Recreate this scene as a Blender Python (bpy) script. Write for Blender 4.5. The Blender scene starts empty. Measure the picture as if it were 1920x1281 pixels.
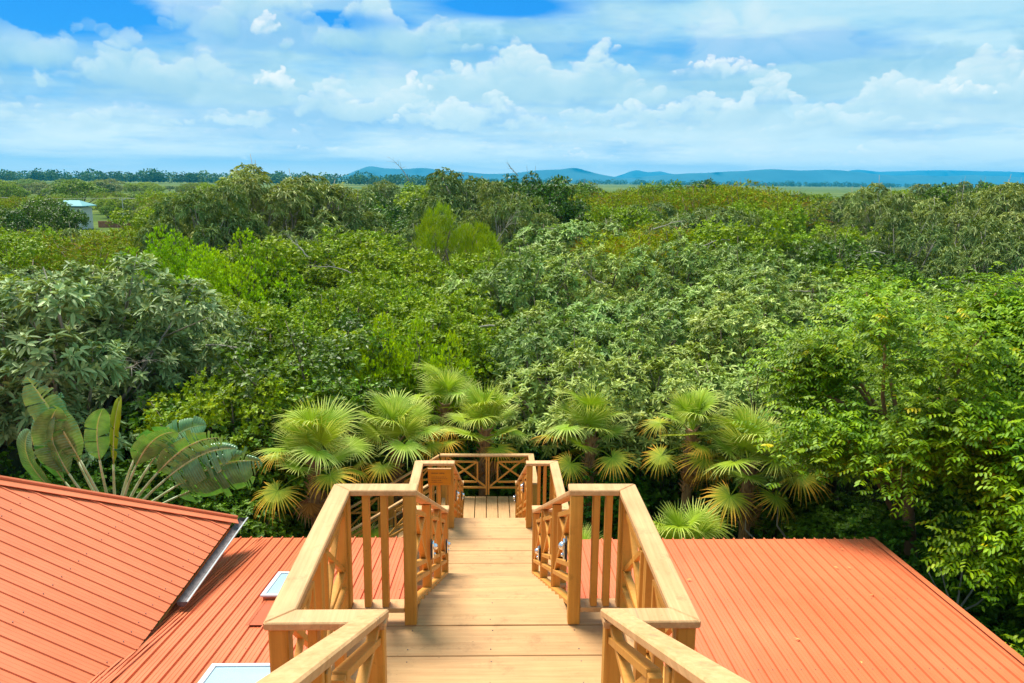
import bpy, math, random
import numpy as np
from mathutils import Vector, Matrix
R = math.radians
sc = bpy.context.scene
COL = sc.collection

# ------------------------------------------------------------------ camera
cam_d = bpy.data.cameras.new('camera')
cam_d.sensor_width = 36.0
cam_d.lens = 28.03
cam_d.clip_start = 0.05
cam_d.clip_end = 90000
cam = bpy.data.objects.new('camera', cam_d)
COL.objects.link(cam)
_r = Vector((0.99954348, -0.02807202, 0.01117113))
_u = -Vector((0.00540702, -0.19757102, -0.98027366))
_b = -Vector((0.02972535, 0.97988655, -0.19732903))
cam.matrix_world = Matrix.Translation((0, 0, 9.6)) @ Matrix((_r, _u, _b)).transposed().to_4x4()
sc.camera = cam
sc.view_settings.view_transform = 'Standard'
sc.view_settings.look = 'None'
sc.view_settings.gamma = 1.0
sc.view_settings.exposure = 0.58
sc.render.engine = 'CYCLES'
sc.cycles.max_bounces = 5
sc.cycles.diffuse_bounces = 2
sc.cycles.glossy_bounces = 2
sc.cycles.transmission_bounces = 4
sc.cycles.volume_bounces = 0
sc.cycles.volume_max_steps = 64

# ------------------------------------------------------------------ sun and sky
SUN_EL, SUN_AZ = R(62), R(322)          # azimuth clockwise from +Y : high, ahead of the viewer and to the left
sun_d = bpy.data.lights.new('sun', 'SUN')
sun_d.energy = 4.8
sun_d.angle = R(24)
sun_d.color = (1.0, 0.95, 0.86)
sun = bpy.data.objects.new('sun', sun_d)
COL.objects.link(sun)
sdir = Vector((math.sin(SUN_AZ) * math.cos(SUN_EL), math.cos(SUN_AZ) * math.cos(SUN_EL), math.sin(SUN_EL)))
sun.rotation_euler = (-sdir).to_track_quat('-Z', 'Y').to_euler()
sun.location = (0, 0, 60)

world = bpy.data.worlds.new('World')
sc.world = world
world.use_nodes = True
NT = world.node_tree


class G:
    """small node graph helper"""
    def __init__(s, nt):
        s.nt = nt
        s.n = nt.nodes
        s.l = nt.links

    def node(s, t, **k):
        n = s.n.new(t)
        for a, b in k.items():
            setattr(n, a, b)
        return n

    def put(s, sock, v):
        if v is None:
            return
        if isinstance(v, bpy.types.NodeSocket):
            s.l.new(v, sock)
        else:
            if sock.type == 'RGBA' and not isinstance(v, (int, float)) and len(v) == 3:
                v = (*v, 1)
            sock.default_value = v

    def math(s, op, a, b=None, c=None, clamp=False):
        n = s.node('ShaderNodeMath', operation=op, use_clamp=clamp)
        for i, v in enumerate((a, b, c)):
            s.put(n.inputs[i], v)
        return n.outputs[0]

    def mixc(s, f, a, b, bt='MIX'):
        n = s.node('ShaderNodeMix', data_type='RGBA', blend_type=bt)
        s.put(n.inputs[0], f)
        s.put(n.inputs[6], a)
        s.put(n.inputs[7], b)
        return n.outputs[2]

    def smooth(s, v, a, b, lo=0.0, hi=1.0):
        n = s.node('ShaderNodeMapRange', interpolation_type='SMOOTHSTEP')
        s.put(n.inputs[0], v)
        for i, q in enumerate((a, b, lo, hi)):
            n.inputs[i + 1].default_value = q
        return n.outputs[0]

    def lin(s, v, a, b, lo=0.0, hi=1.0):
        n = s.node('ShaderNodeMapRange')
        s.put(n.inputs[0], v)
        for i, q in enumerate((a, b, lo, hi)):
            n.inputs[i + 1].default_value = q
        return n.outputs[0]

    def noise(s, vec, scale, detail=4, rough=0.55, dist=0.0, dim='3D'):
        n = s.node('ShaderNodeTexNoise', noise_dimensions=dim)
        s.put(n.inputs['Vector'], vec)
        n.inputs['Scale'].default_value = scale
        n.inputs['Detail'].default_value = detail
        n.inputs['Roughness'].default_value = rough
        n.inputs['Distortion'].default_value = dist
        return n.outputs['Fac']

    def comb(s, x, y, z):
        n = s.node('ShaderNodeCombineXYZ')
        for i, v in enumerate((x, y, z)):
            s.put(n.inputs[i], v)
        return n.outputs[0]

    def ramp(s, v, stops):
        n = s.node('ShaderNodeValToRGB')
        s.put(n.inputs[0], v)
        e = n.color_ramp.elements
        while len(e) < len(stops):
            e.new(0.5)
        for q, (p, c) in zip(e, stops):
            q.position = p
            q.color = (*c, 1)
        return n.outputs[0]

def cloud_map(W=2304, H=1100):
    """cloud colour and cover over a third of the sky (it repeats round the horizon); columns = azimuth, rows = sqrt(elevation / 90 deg)"""
    f4 = np.float32
    az = ((np.arange(W, dtype=f4) + .5) / W - .5) * 2 * np.pi / 3
    el = ((np.arange(H, dtype=f4) + .5) / H) ** 2 * np.pi / 2
    eld = np.degrees(el)
    # sheet coordinates: one unit about five degrees of cloud, shrinking towards the horizon
    Y = (np.maximum(eld, 0) ** .74 * 1.02).astype(f4)

    def pn(fx, fy, ox, seed, wx=None, wy=None):
        fx = max(2, int(round(fx / 3)))
        """gradient noise, periodic in azimuth: fx cells round the horizon, fy cells per unit of Y"""
        rng = np.random.RandomState(seed)
        ny = int(Y[-1] * fy + 12)
        a = rng.rand(ny + 2, fx).astype(f4) * 2 * np.pi
        gx, gy = np.cos(a), np.sin(a)
        x = ((az / (2 * np.pi / 3) + .5) * fx)[None, :]
        y = (Y * fy + 4)[:, None]
        x = x + (wx * fx if wx is not None else 0) + np.zeros((H, 1), f4)
        y = y + (wy * fy if wy is not None else 0) + np.zeros((1, W), f4)
        xi = np.floor(x).astype(np.int32)
        yi = np.clip(np.floor(y).astype(np.int32), 0, ny)
        xf = (x - xi).astype(f4)
        yf = (y - yi).astype(f4)
        x0, x1 = xi % fx, (xi + 1) % fx
        u = xf * xf * xf * (xf * (xf * 6 - 15) + 10)
        v = yf * yf * yf * (yf * (yf * 6 - 15) + 10)
        n00 = gx[yi, x0] * xf + gy[yi, x0] * yf
        n10 = gx[yi, x1] * (xf - 1) + gy[yi, x1] * yf
        n01 = gx[yi + 1, x0] * xf + gy[yi + 1, x0] * (yf - 1)
        n11 = gx[yi + 1, x1] * (xf - 1) + gy[yi + 1, x1] * (yf - 1)
        return ((n00 * (1 - u) + n10 * u) * (1 - v) + (n01 * (1 - u) + n11 * u) * v) * 1.5

    def sm(x, a, b):
        t = np.clip((x - a) / (b - a), 0, 1)
        return t * t * (3 - 2 * t)

    def blob(a0, e0, wa, we):
        return np.exp(-(((np.degrees(az) - a0) / wa)[None, :] ** 2 + ((eld - e0) / we)[:, None] ** 2)).astype(f4)

    EL = eld[:, None].astype(f4)
    big = pn(22, .35, 0, 1) + .5 * pn(46, .8, 0, 2)
    # high thin streaked sheet
    wx = pn(30, .5, 0, 5) * .004
    st = sum(pn(int(28 * 2 ** o), .9 * 2.1 ** o, 0, 10 + o, wx=wx) / 1.75 ** o for o in range(5))
    hi = sm(np.degrees(az), 2, 24)[None, :]
    hole = (1.3 * blob(-27.5, 10.2, 6.5, 1.7) + .9 * blob(-33.5, 8.8, 3.0, 1.2) + 1.0 * blob(1, 11.4, 4.5, .75) + .8 * blob(-9.5, 10.2, 3.8, .5)
            + .25 * blob(25, 8.5, 9, 1.2))
    col = np.empty((H, W, 3), f4)
    alpha = np.clip(.86 + .30 * st + .22 * hi - hole * 1.7, 0, 1) ** 1.2
    base = np.clip(.50 + st * .40 + .10 * big - .05 * (1 - hi), 0, 1)
    lo_c, hi_c = np.array([.22, .58, .81], f4), np.array([.60, .82, .89], f4)
    col[:] = lo_c + (hi_c - lo_c) * base[..., None]

    ramp_x = [0, .25, .5, .75, 1.0]
    ramp = np.array([(.15, .44, .64), (.27, .56, .74), (.44, .70, .81), (.66, .83, .87), (.95, .97, .93)], f4)
    banks = [  # seed, centre elevation, half thickness, threshold, gain, cells; the far ones first
        (221, 11.5, 5.0, -.05, 1.0, 54), (191, 8.8, 4.0, -.14, 1.0, 66), (161, 5.9, 2.8, -.14, 1.0, 90), (131, 3.6, 2.0, -.16, 1.0, 120), (101, 1.7, 1.4, -.10, .9, 168),
        (251, 28, 16, .10, 1.0, 30)]
    keep = {}
    for (sd, ec, eh, th, gain, cells) in banks:
        k = cells / 60.0
        w1 = pn(cells, k * .6, 0, sd + 20) * (.9 / cells)
        w2 = pn(cells, k * .6, 0, sd + 21) * .22 / k
        D0 = pn(max(8, cells * .42), k * .30, 0, sd, w1, w2) * 1.25
        lump = []
        for o in range(5):
            lump.append(np.abs(pn(cells * 2 ** o, k * .62 * 2 ** o, 0, sd + 1 + o, w1, w2)) / 2.15 ** o)
        soft = lump[0] + lump[1] - .34
        B = soft + (lump[2] + lump[3] + lump[4] - .12) * 1.25
        z = (EL - ec) / eh
        fall = np.where(z < 0, z * z * .8, z * z * .5)
        common = -fall + .16 - th - hole * (1.5 if ec > 7 else .4)
        D = D0 + B * .85 + common
        S = D0 * .8 + soft * .8 + (B - soft) * .20 - fall * .5
        a = sm(D, -.10, .34)
        dyd = np.gradient(Y)[:, None]
        dy = np.gradient(S, axis=0) / dyd / k
        dx = np.gradient(S, axis=1) * (W / 120) / 2.4 / k
        lit = -dy * .55 - dx * .30
        tone = .44 + .10 * np.tanh(lit * .8) + np.clip(S, -.4, .8) * .22 + z * .06 + big * .34
        tone = np.clip(tone, .02, .97)
        c = np.stack([np.interp(tone, ramp_x, ramp[:, i]) for i in range(3)], -1).astype(f4)
        a = a * gain * .70
        col += (c - col) * a[..., None]
        alpha = np.maximum(alpha, a)
        keep[sd] = (D, lit)
    # heaped clouds: every head is a rounded puff, lit from above and a little from the left
    azd = np.degrees(az)
    pc = np.zeros((H, W, 3), f4)
    pa = np.zeros((H, W), f4)
    rs = np.random.RandomState(61)

    def puff(x0, y0, r, t0, k, edge=.30, flat=.82):
        c0, c1 = np.searchsorted(azd, (x0 - r, x0 + r))
        r0, r1 = np.searchsorted(eld, (y0 - r, y0 + r))
        if c1 - c0 < 2 or r1 - r0 < 2:
            return
        nx = ((azd[c0:c1] - x0) / r)[None, :]
        ny = ((eld[r0:r1] - y0) / (r * flat))[:, None]
        q = np.sqrt(nx * nx + ny * ny)
        a_ = np.clip((1 - q) / edge, 0, 1)
        a_ = a_ * a_ * (3 - 2 * a_) * k * np.clip(.75 + .5 * ny, .25, 1)
        t = np.clip(t0 - .035 + .20 * ny - .08 * nx, .02, .99)
        c_ = np.stack([np.interp(t, ramp_x, ramp[:, i]) for i in range(3)], -1)
        A = pa[r0:r1, c0:c1]
        C_ = pc[r0:r1, c0:c1]
        C_ += (c_ - C_) * a_[..., None]
        A += (1 - A) * a_

    def heap(cx, base, w, h, n, size, tone, k=.8):
        xs = np.clip(rs.normal(0, .48, n), -1.05, 1.05)
        bumps = .62 + .38 * np.sin(xs * rs.uniform(5, 8) + rs.uniform(0, 6)) * np.sin(xs * rs.uniform(2, 4) + rs.uniform(0, 6))
        top = h * np.clip(1 - xs * xs, .05, 1) ** .6 * bumps
        u_ = rs.rand(n) ** .8
        ys = base + top * u_
        o_ = np.argsort(-ys)
        for q in o_:
            rr_ = size * (1.15 - .62 * u_[q]) * rs.uniform(.65, 1.25) * (1 - .35 * abs(xs[q]))
            puff(cx + xs[q] * w, ys[q], rr_, tone + .40 * (u_[q] - .42) + rs.normal(0, .045), k * (.45 + .55 * u_[q]), .34 if u_[q] > .5 else .6)
    for q in range(70):           # small far heaps in rows over the horizon
        e0 = rs.choice((1.1, 1.8, 2.6, 3.4)) + rs.uniform(-.25, .25)
        heap(rs.uniform(-58, 58), e0, rs.uniform(1.6, 4.5) * (.6 + e0 * .16), rs.uniform(.45, 1.0) * (.5 + e0 * .16), 26, .34 + .07 * e0, rs.uniform(.38, .66), .55)
    for (cx, base, w, h, n, size, tone, k) in (
            (-30, 6.2, 7.5, 3.8, 120, 1.25, .44, .75), (-20.5, 5.2, 6.0, 4.2, 120, 1.25, .46, .8), (-15.5, 9.0, 4.6, 4.4, 90, 1.2, .50, .85),
            (-6.5, 8.2, 5.5, 4.2, 110, 1.2, .48, .8), (3.5, 5.4, 6.4, 5.6, 170, 1.25, .52, .9), (-8.5, 3.8, 6.0, 2.9, 110, .95, .50, .85),
            (-1.5, 3.6, 4.5, 2.8, 90, .9, .56, .8), (10.5, 3.8, 5.0, 2.6, 80, .85, .50, .75), (17.0, 4.0, 5.0, 3.2, 110, .9, .54, .8),
            (16.0, 6.9, 2.8, 1.7, 60, .62, .74, .9), (29.5, 4.2, 6.5, 4.4, 150, 1.1, .53, .85), (24.0, 3.2, 4.0, 2.2, 60, .8, .46, .7),
            (-36, 8.6, 3.6, 4.0, 70, 1.1, .48, .85), (-34.5, 4.0, 6.0, 2.4, 80, .95, .42, .7), (-25, 3.0, 6.0, 1.8, 70, .7, .46, .65),
            (40, 5.0, 7, 4, 90, 1.2, .5, .8), (-48, 6, 8, 4, 90, 1.3, .48, .8), (52, 4, 6, 4, 80, 1.2, .5, .8),
            (-40, 24, 14, 8, 90, 3.4, .5, .8), (5, 26, 16, 9, 110, 3.6, .55, .8), (40, 28, 14, 8, 90, 3.4, .5, .8), (0, 48, 30, 12, 90, 7, .5, .7)):
        heap(cx, base, w * 1.2, h * 1.05, int(n * 1.35), size, tone, k)
    for (cx, base, w, h, n, size, tone, k) in (      # sunlit heads
            (-14.7, 9.3, .75, 1.5, 22, .42, .90, .95), (-14.4, 6.0, 1.25, 1.5, 34, .50, .90, .95), (6.0, 1.55, .75, .95, 24, .26, .90, .9), (8.4, 1.6, .5, .4, 10, .2, .8, .8),
            (-5.2, 5.9, 1.3, 1.3, 26, .5, .80, .8), (15.3, 7.4, 1.8, 1.0, 30, .45, .86, .9), (29.6, 5.4, 1.9, 1.1, 26, .5, .78, .75), (-32.3, 8.4, 1.0, .6, 16, .35, .78, .8)):
        heap(cx, base, w, h, n, size, tone, k)
    # ragged edges: look the heaps up through a small turbulent shift
    fx_ = sum(pn(int(150 * 2 ** o), 1.3 * 2 ** o, 0, 500 + o) / 1.8 ** o for o in range(5))
    fy_ = sum(pn(int(150 * 2 ** o), 1.3 * 2 ** o, 0, 600 + o) / 1.8 ** o for o in range(5))
    ci = np.clip(np.arange(W)[None, :] + fx_ * W / 120 * .42, 0, W - 1).astype(np.int32)
    drow = 1 / np.maximum(np.gradient(eld), 1e-3)
    ri = np.clip(np.arange(H)[:, None] + fy_ * .26 * drow[:, None] * np.clip(EL / 5, .25, 1), 0, H - 1).astype(np.int32)
    pa, pc = pa[ri, ci], pc[ri, ci] / np.maximum(pa[ri, ci], .02)[..., None]
    pa = pa * np.clip(1 - hole * .9, 0, 1)
    col += (pc - col) * (pa * .92)[..., None]
    alpha = np.maximum(alpha, pa)
    und = (.75 * blob(4.5, 3.0, 4.5, .38) + .55 * blob(-35, 5.2, 5.5, .7) + .6 * blob(27, 1.9, 7, .35) + .4 * blob(-14, 4.0, 6, .35) + .5 * blob(13, 2.6, 5, .3))
    und = np.clip(und * (1 + .8 * st), 0, 1)
    col += (np.array([.06, .38, .64], f4) - col) * (und * .5)[..., None]
    # pale air just over the horizon
    low = np.exp(-(EL / 3.0) ** 1.2) * .75
    col += (np.array([1.85, 1.68, 1.25], f4) - col) * low[..., None]
    alpha = np.maximum(alpha, low * 1.4).clip(0, 1)
    alpha = alpha * (1 - .0)
    return col, alpha


def build_sky():
    g = G(NT)
    out = NT.nodes['World Output']
    bg = NT.nodes['Background']
    sky = g.node('ShaderNodeTexSky', sky_type='NISHITA')
    sky.sun_disc = False
    sky.sun_elevation = SUN_EL
    sky.sun_rotation = SUN_AZ
    sky.air_density = 1.0
    sky.dust_density = 0.6
    sky.ozone_density = 3.0
    tc = g.node('ShaderNodeTexCoord')
    sep = g.node('ShaderNodeSeparateXYZ')
    g.put(sep.inputs[0], tc.outputs['Generated'])
    X, Y, Z = sep.outputs
    az = g.math('ARCTAN2', X, Y)                       # 0 ahead, + to the right, radians
    el = g.math('ARCSINE', Z)
    u = g.math('ADD', g.math('DIVIDE', az, 2 * math.pi / 3), 0.5)
    v = g.math('SQRT', g.math('DIVIDE', g.math('MAXIMUM', el, 0.0), math.pi / 2))
    ccol, calpha = cloud_map()
    H, W = calpha.shape
    px = np.empty((H, W, 4), np.float32)
    px[..., :3] = ccol
    px[..., 3] = 1
    img = bpy.data.images.new('cloud_cover', W, H, float_buffer=True)
    img.colorspace_settings.name = 'Non-Color'
    img.pixels.foreach_set(px.ravel())
    px[..., :3] = calpha[..., None]
    im2 = bpy.data.images.new('cloud_alpha', W, H, float_buffer=True)
    im2.colorspace_settings.name = 'Non-Color'
    im2.pixels.foreach_set(px.ravel())
    tx = []
    for i in (img, im2):
        t = g.node('ShaderNodeTexImage', extension='REPEAT', interpolation='Linear')
        t.image = i
        g.put(t.inputs[0], g.comb(u, g.math('MULTIPLY', v, 0.999), 0.0))
        tx.append(t.outputs[0])
    clear = g.mixc(1.0, sky.outputs[0], (0.030, 0.105, 0.150), 'MULTIPLY')
    clear = g.mixc(0.75, clear, (0.0, 0.235, 0.80))
    col = g.mixc(tx[1], clear, tx[0])
    below = g.smooth(Z, -0.04, 0.0)
    col = g.mixc(below, (0.10, 0.20, 0.16), col)
    g.put(bg.inputs[0], col)
    bg.inputs[1].default_value = SKY_K
    g.put(out.inputs[0], bg.outputs[0])


SKY_K = 0.74
build_sky()
world.cycles.sampling_method = 'MANUAL'
world.cycles.sample_map_resolution = 256

# ------------------------------------------------------------------ mesh helpers


class MB:
    def __init__(s):
        s.v = []
        s.f = []
        s.n = 0

    def add(s, v, f):
        s.v.extend([tuple(map(float, q)) for q in v])
        s.f.extend([tuple(i + s.n for i in q) for q in f])
        s.n += len(v)

    def hexa(s, p):
        """eight corners: bottom ring 0-3, top ring 4-7"""
        s.add(p, [(3, 2, 1, 0), (4, 5, 6, 7), (0, 1, 5, 4), (1, 2, 6, 5), (2, 3, 7, 6), (3, 0, 4, 7)])

    def box(s, x0, x1, y0, y1, z0, z1):
        s.hexa([(x0, y0, z0), (x1, y0, z0), (x1, y1, z0), (x0, y1, z0), (x0, y0, z1), (x1, y0, z1), (x1, y1, z1), (x0, y1, z1)])

    def bar(s, a, b, w, h, side=None):
        """rectangular bar a->b; w along 'side', h along the third axis"""
        a, b = Vector(a), Vector(b)
        d = (b - a).normalized()
        if side is None:
            side = Vector((0, 0, 1)).cross(d)
            if side.length < 1e-4:
                side = Vector((1, 0, 0))
        side = Vector(side)
        side = (side - d * side.dot(d)).normalized()
        up = d.cross(side)
        w2, h2 = side * (w / 2), up * (h / 2)
        s.hexa([a - w2 - h2, b - w2 - h2, b + w2 - h2, a + w2 - h2, a - w2 + h2, b - w2 + h2, b + w2 + h2, a + w2 + h2])

    def tube(s, pts, rad, n=6, cap=True):
        pts = [Vector(p) for p in pts]
        base = s.n
        V = []
        prev = None
        for i, p in enumerate(pts):
            d = (pts[min(i + 1, len(pts) - 1)] - pts[max(i - 1, 0)])
            d = d.normalized() if d.length > 1e-9 else Vector((0, 0, 1))
            a = prev if prev is not None else (Vector((1, 0, 0)) if abs(d.x) < .8 else Vector((0, 1, 0)))
            a = (a - d * a.dot(d)).normalized()
            prev = a
            b = d.cross(a)
            r = rad[i] if hasattr(rad, '__len__') else rad
            for k in range(n):
                t = 2 * math.pi * k / n
                V.append(p + a * (math.cos(t) * r) + b * (math.sin(t) * r))
        F = []
        for i in range(len(pts) - 1):
            for k in range(n):
                k2 = (k + 1) % n
                F.append((i * n + k, i * n + k2, (i + 1) * n + k2, (i + 1) * n + k))
        if cap:
            F.append(tuple(range(n - 1, -1, -1)))
            F.append(tuple((len(pts) - 1) * n + k for k in range(n)))
        s.add(V, F)

    def mesh(s, name, mat, smooth=False, bevel=0):
        me = bpy.data.meshes.new(name)
        me.from_pydata(s.v, [], s.f)
        if mat:
            me.materials.append(mat)
        if smooth:
            me.polygons.foreach_set('use_smooth', [True] * len(me.polygons))
        me.update()
        return me

    def build(s, name, mat, parent=None, smooth=False, bevel=0.0, loc=(0, 0, 0)):
        me = s.mesh(name, mat, smooth)
        return link(name, me, parent, bevel, loc)


def link(name, me, parent=None, bevel=0.0, loc=(0, 0, 0)):
    o = bpy.data.objects.new(name, me)
    COL.objects.link(o)
    o.location = loc
    if parent:
        o.parent = parent
    if bevel:
        m = o.modifiers.new('bevel', 'BEVEL')
        m.width = bevel
        m.segments = 1
        m.limit_method = 'ANGLE'
    return o


def tag(o, label=None, cat=None, group=None, kind=None):
    for k, v in (('label', label), ('category', cat), ('group', group), ('kind', kind)):
        if v:
            o[k] = v
    return o


def empty(name, loc=(0, 0, 0), rz=0.0):
    o = bpy.data.objects.new(name, None)
    o.empty_display_size = 0.3
    COL.objects.link(o)
    o.location = loc
    o.rotation_euler = (0, 0, rz)
    return o


def np_mesh(name, V, quads=None, tris=None, attr=None, mat=None, smooth=False):
    """fast mesh from numpy arrays; attr: dict name -> per-vertex float"""
    me = bpy.data.meshes.new(name)
    V = np.asarray(V, dtype=np.float32)
    nq = 0 if quads is None else len(quads)
    nt = 0 if tris is None else len(tris)
    me.vertices.add(len(V))
    me.vertices.foreach_set('co', V.ravel())
    parts, tot = [], []
    if nq:
        parts.append(np.asarray(quads, dtype=np.int32).ravel())
        tot.append(np.full(nq, 4, np.int32))
    if nt:
        parts.append(np.asarray(tris, dtype=np.int32).ravel())
        tot.append(np.full(nt, 3, np.int32))
    li = np.concatenate(parts)
    lt = np.concatenate(tot)
    ls = np.concatenate(([0], np.cumsum(lt)[:-1])).astype(np.int32)
    me.loops.add(len(li))
    me.loops.foreach_set('vertex_index', li)
    me.polygons.add(len(lt))
    me.polygons.foreach_set('loop_start', ls)
    me.polygons.foreach_set('loop_total', lt)
    if smooth:
        me.polygons.foreach_set('use_smooth', np.ones(len(lt), dtype=bool))
    for k, a in (attr or {}).items():
        at = me.attributes.new(k, 'FLOAT', 'POINT')
        at.data.foreach_set('value', np.asarray(a, dtype=np.float32))
    if mat:
        me.materials.append(mat)
    me.update(calc_edges=True)
    me.validate()
    return me

# ------------------------------------------------------------------ materials


def new_mat(name):
    m = bpy.data.materials.new(name)
    m.use_nodes = True
    g = G(m.node_tree)
    return m, g, m.node_tree.nodes['Principled BSDF'], m.node_tree.nodes['Material Output']


def attr_node(g, name):
    n = g.node('ShaderNodeAttribute', attribute_name=name)
    return n.outputs['Fac']


def leaf_mat(name, cols, rough=0.45, trans=0.30, spec=0.5, tcol=None, clump=None, sat=1.08):
    """cols: list of base colours picked per leaf; the whole tree shifts a little per object"""
    m, g, b, out = new_mat(name)
    rnd = attr_node(g, 'rnd')
    oi = g.node('ShaderNodeObjectInfo')
    n = len(cols)
    c = g.ramp(rnd, [((i + .0) / max(1, n - 1), q) for i, q in enumerate(cols)])
    tc = g.node('ShaderNodeTexCoord')
    patch = g.noise(tc.outputs['Object'], 0.75, 2, 0.5)
    hs = g.node('ShaderNodeHueSaturation')
    g.put(hs.inputs['Hue'], g.math('ADD', g.lin(oi.outputs['Random'], 0, 1, 0.485, 0.515),
                                   g.lin(patch, 0.3, 0.7, -0.012, 0.012)))
    hs.inputs['Saturation'].default_value = sat
    g.put(hs.inputs['Value'], g.math('MULTIPLY', g.lin(oi.outputs['Random'], 0, 1, 1.18, 0.85), g.lin(patch, 0.3, 0.7, 0.82, 1.2)))
    g.put(hs.inputs['Color'], c)
    g.put(b.inputs['Base Color'], hs.outputs[0])
    b.inputs['Roughness'].default_value = rough + .12
    b.inputs['Specular IOR Level'].default_value = spec * .5
    tr = g.node('ShaderNodeBsdfTranslucent')
    t2 = g.mixc(1.0, hs.outputs[0], tcol or (1.5, 1.5, 0.5), 'MULTIPLY')
    g.put(tr.inputs[0], t2)
    mx = g.node('ShaderNodeMixShader')
    mx.inputs[0].default_value = trans * 0.6
    g.put(mx.inputs[1], b.outputs[0])
    g.put(mx.inputs[2], tr.outputs[0])
    g.put(out.inputs[0], mx.outputs[0])
    return m


M = {}
M['silver'] = leaf_mat('silver_green_leaf', [(0.055, 0.0961, 0.014), (0.1348, 0.2056, 0.0354), (0.2496, 0.3365, 0.0742), (0.4393, 0.5288, 0.1633), (0.6287, 0.7068, 0.2725)], 0.40, 0.18, 0.6)
M['broad'] = leaf_mat('broad_grey_green_leaf', [(0.0513, 0.0908, 0.0225), (0.1285, 0.1922, 0.0558), (0.2571, 0.3336, 0.1184), (0.4556, 0.5285, 0.2231), (0.6514, 0.7207, 0.3381)], 0.38, 0.16, 0.6)
M['grey'] = leaf_mat('grey_green_leaf', [(0.0588, 0.096, 0.0173), (0.1213, 0.1783, 0.0398), (0.2082, 0.2641, 0.0737), (0.3369, 0.383, 0.1298), (0.485, 0.5186, 0.2124)], 0.45, 0.18, 0.5)
M['bright'] = leaf_mat('bright_green_leaf', [(0.1125, 0.2009, 0.0036), (0.2493, 0.3808, 0.0066), (0.4349, 0.6028, 0.0119), (0.6746, 0.7787, 0.0214)], 0.45, 0.30, 0.4)
M['mixed'] = leaf_mat('mid_green_leaf', [(0.0598, 0.1129, 0.0048), (0.1494, 0.2369, 0.0082), (0.2846, 0.391, 0.0147), (0.4866, 0.5414, 0.0295)], 0.42, 0.25, 0.5)
M['dark'] = leaf_mat('dark_glossy_leaf', [(0.0211, 0.0484, 0.0046), (0.0525, 0.1058, 0.0088), (0.112, 0.1935, 0.0171), (0.2069, 0.4353, 0.0312)], 0.32, 0.2, 0.6)
M['scrub'] = leaf_mat('dry_scrub_leaf', [(0.3869, 0.1674, 0.0099), (0.145, 0.1953, 0.0074), (0.2128, 0.2883, 0.0099), (0.1161, 0.186, 0.0074), (0.2901, 0.3534, 0.0109), (0.1935, 0.2697, 0.0099), (0.4062, 0.372, 0.0198)], 0.6, 0.25, 0.3)
M['feather'] = leaf_mat('feathery_leaf', [(0.1642, 0.2387, 0.005), (0.2511, 0.3388, 0.006), (0.3476, 0.4004, 0.0099)], 0.6, 0.30, 0.3)
M['pinnate'] = leaf_mat('yellow_green_leaflet', [(0.0728, 0.1449, 0.0036), (0.1545, 0.2609, 0.0052), (0.2728, 0.3896, 0.008), (0.4223, 0.5182, 0.0123), (0.6669, 0.5218, 0.0161)], 0.38, 0.30, 0.5)
M['under'] = leaf_mat('glossy_understorey_leaf', [(0.0294, 0.0806, 0.0066), (0.0671, 0.1531, 0.0087), (0.1174, 0.2337, 0.0131), (0.1928, 0.2982, 0.0191)], 0.46, 0.22, 0.6)


def bark_mat(name, c1, c2, scale=6):
    m, g, b, out = new_mat(name)
    tc = g.node('ShaderNodeTexCoord')
    mp = g.node('ShaderNodeMapping')
    mp.inputs['Scale'].default_value = (1, 1, 0.3)
    g.put(mp.inputs[0], tc.outputs['Object'])
    n = g.noise(mp.outputs[0], scale, 6, 0.65)
    c = g.ramp(n, [(0.3, c1), (0.7, c2)])
    g.put(b.inputs['Base Color'], c)
    b.inputs['Roughness'].default_value = 0.85
    bp = g.node('ShaderNodeBump')
    bp.inputs['Strength'].default_value = 0.5
    g.put(bp.inputs['Height'], n)
    g.put(b.inputs['Normal'], bp.outputs[0])
    return m


M['bark'] = bark_mat('bark_brown', (0.10, 0.07, 0.045), (0.24, 0.18, 0.12))
M['palebark'] = bark_mat('bark_pale', (0.22, 0.18, 0.13), (0.46, 0.40, 0.32))
M['redbark'] = bark_mat('bark_red', (0.22, 0.10, 0.04), (0.44, 0.24, 0.11))
M['fibre'] = bark_mat('palm_fibre', (0.13, 0.06, 0.025), (0.42, 0.22, 0.08), 14)


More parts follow.
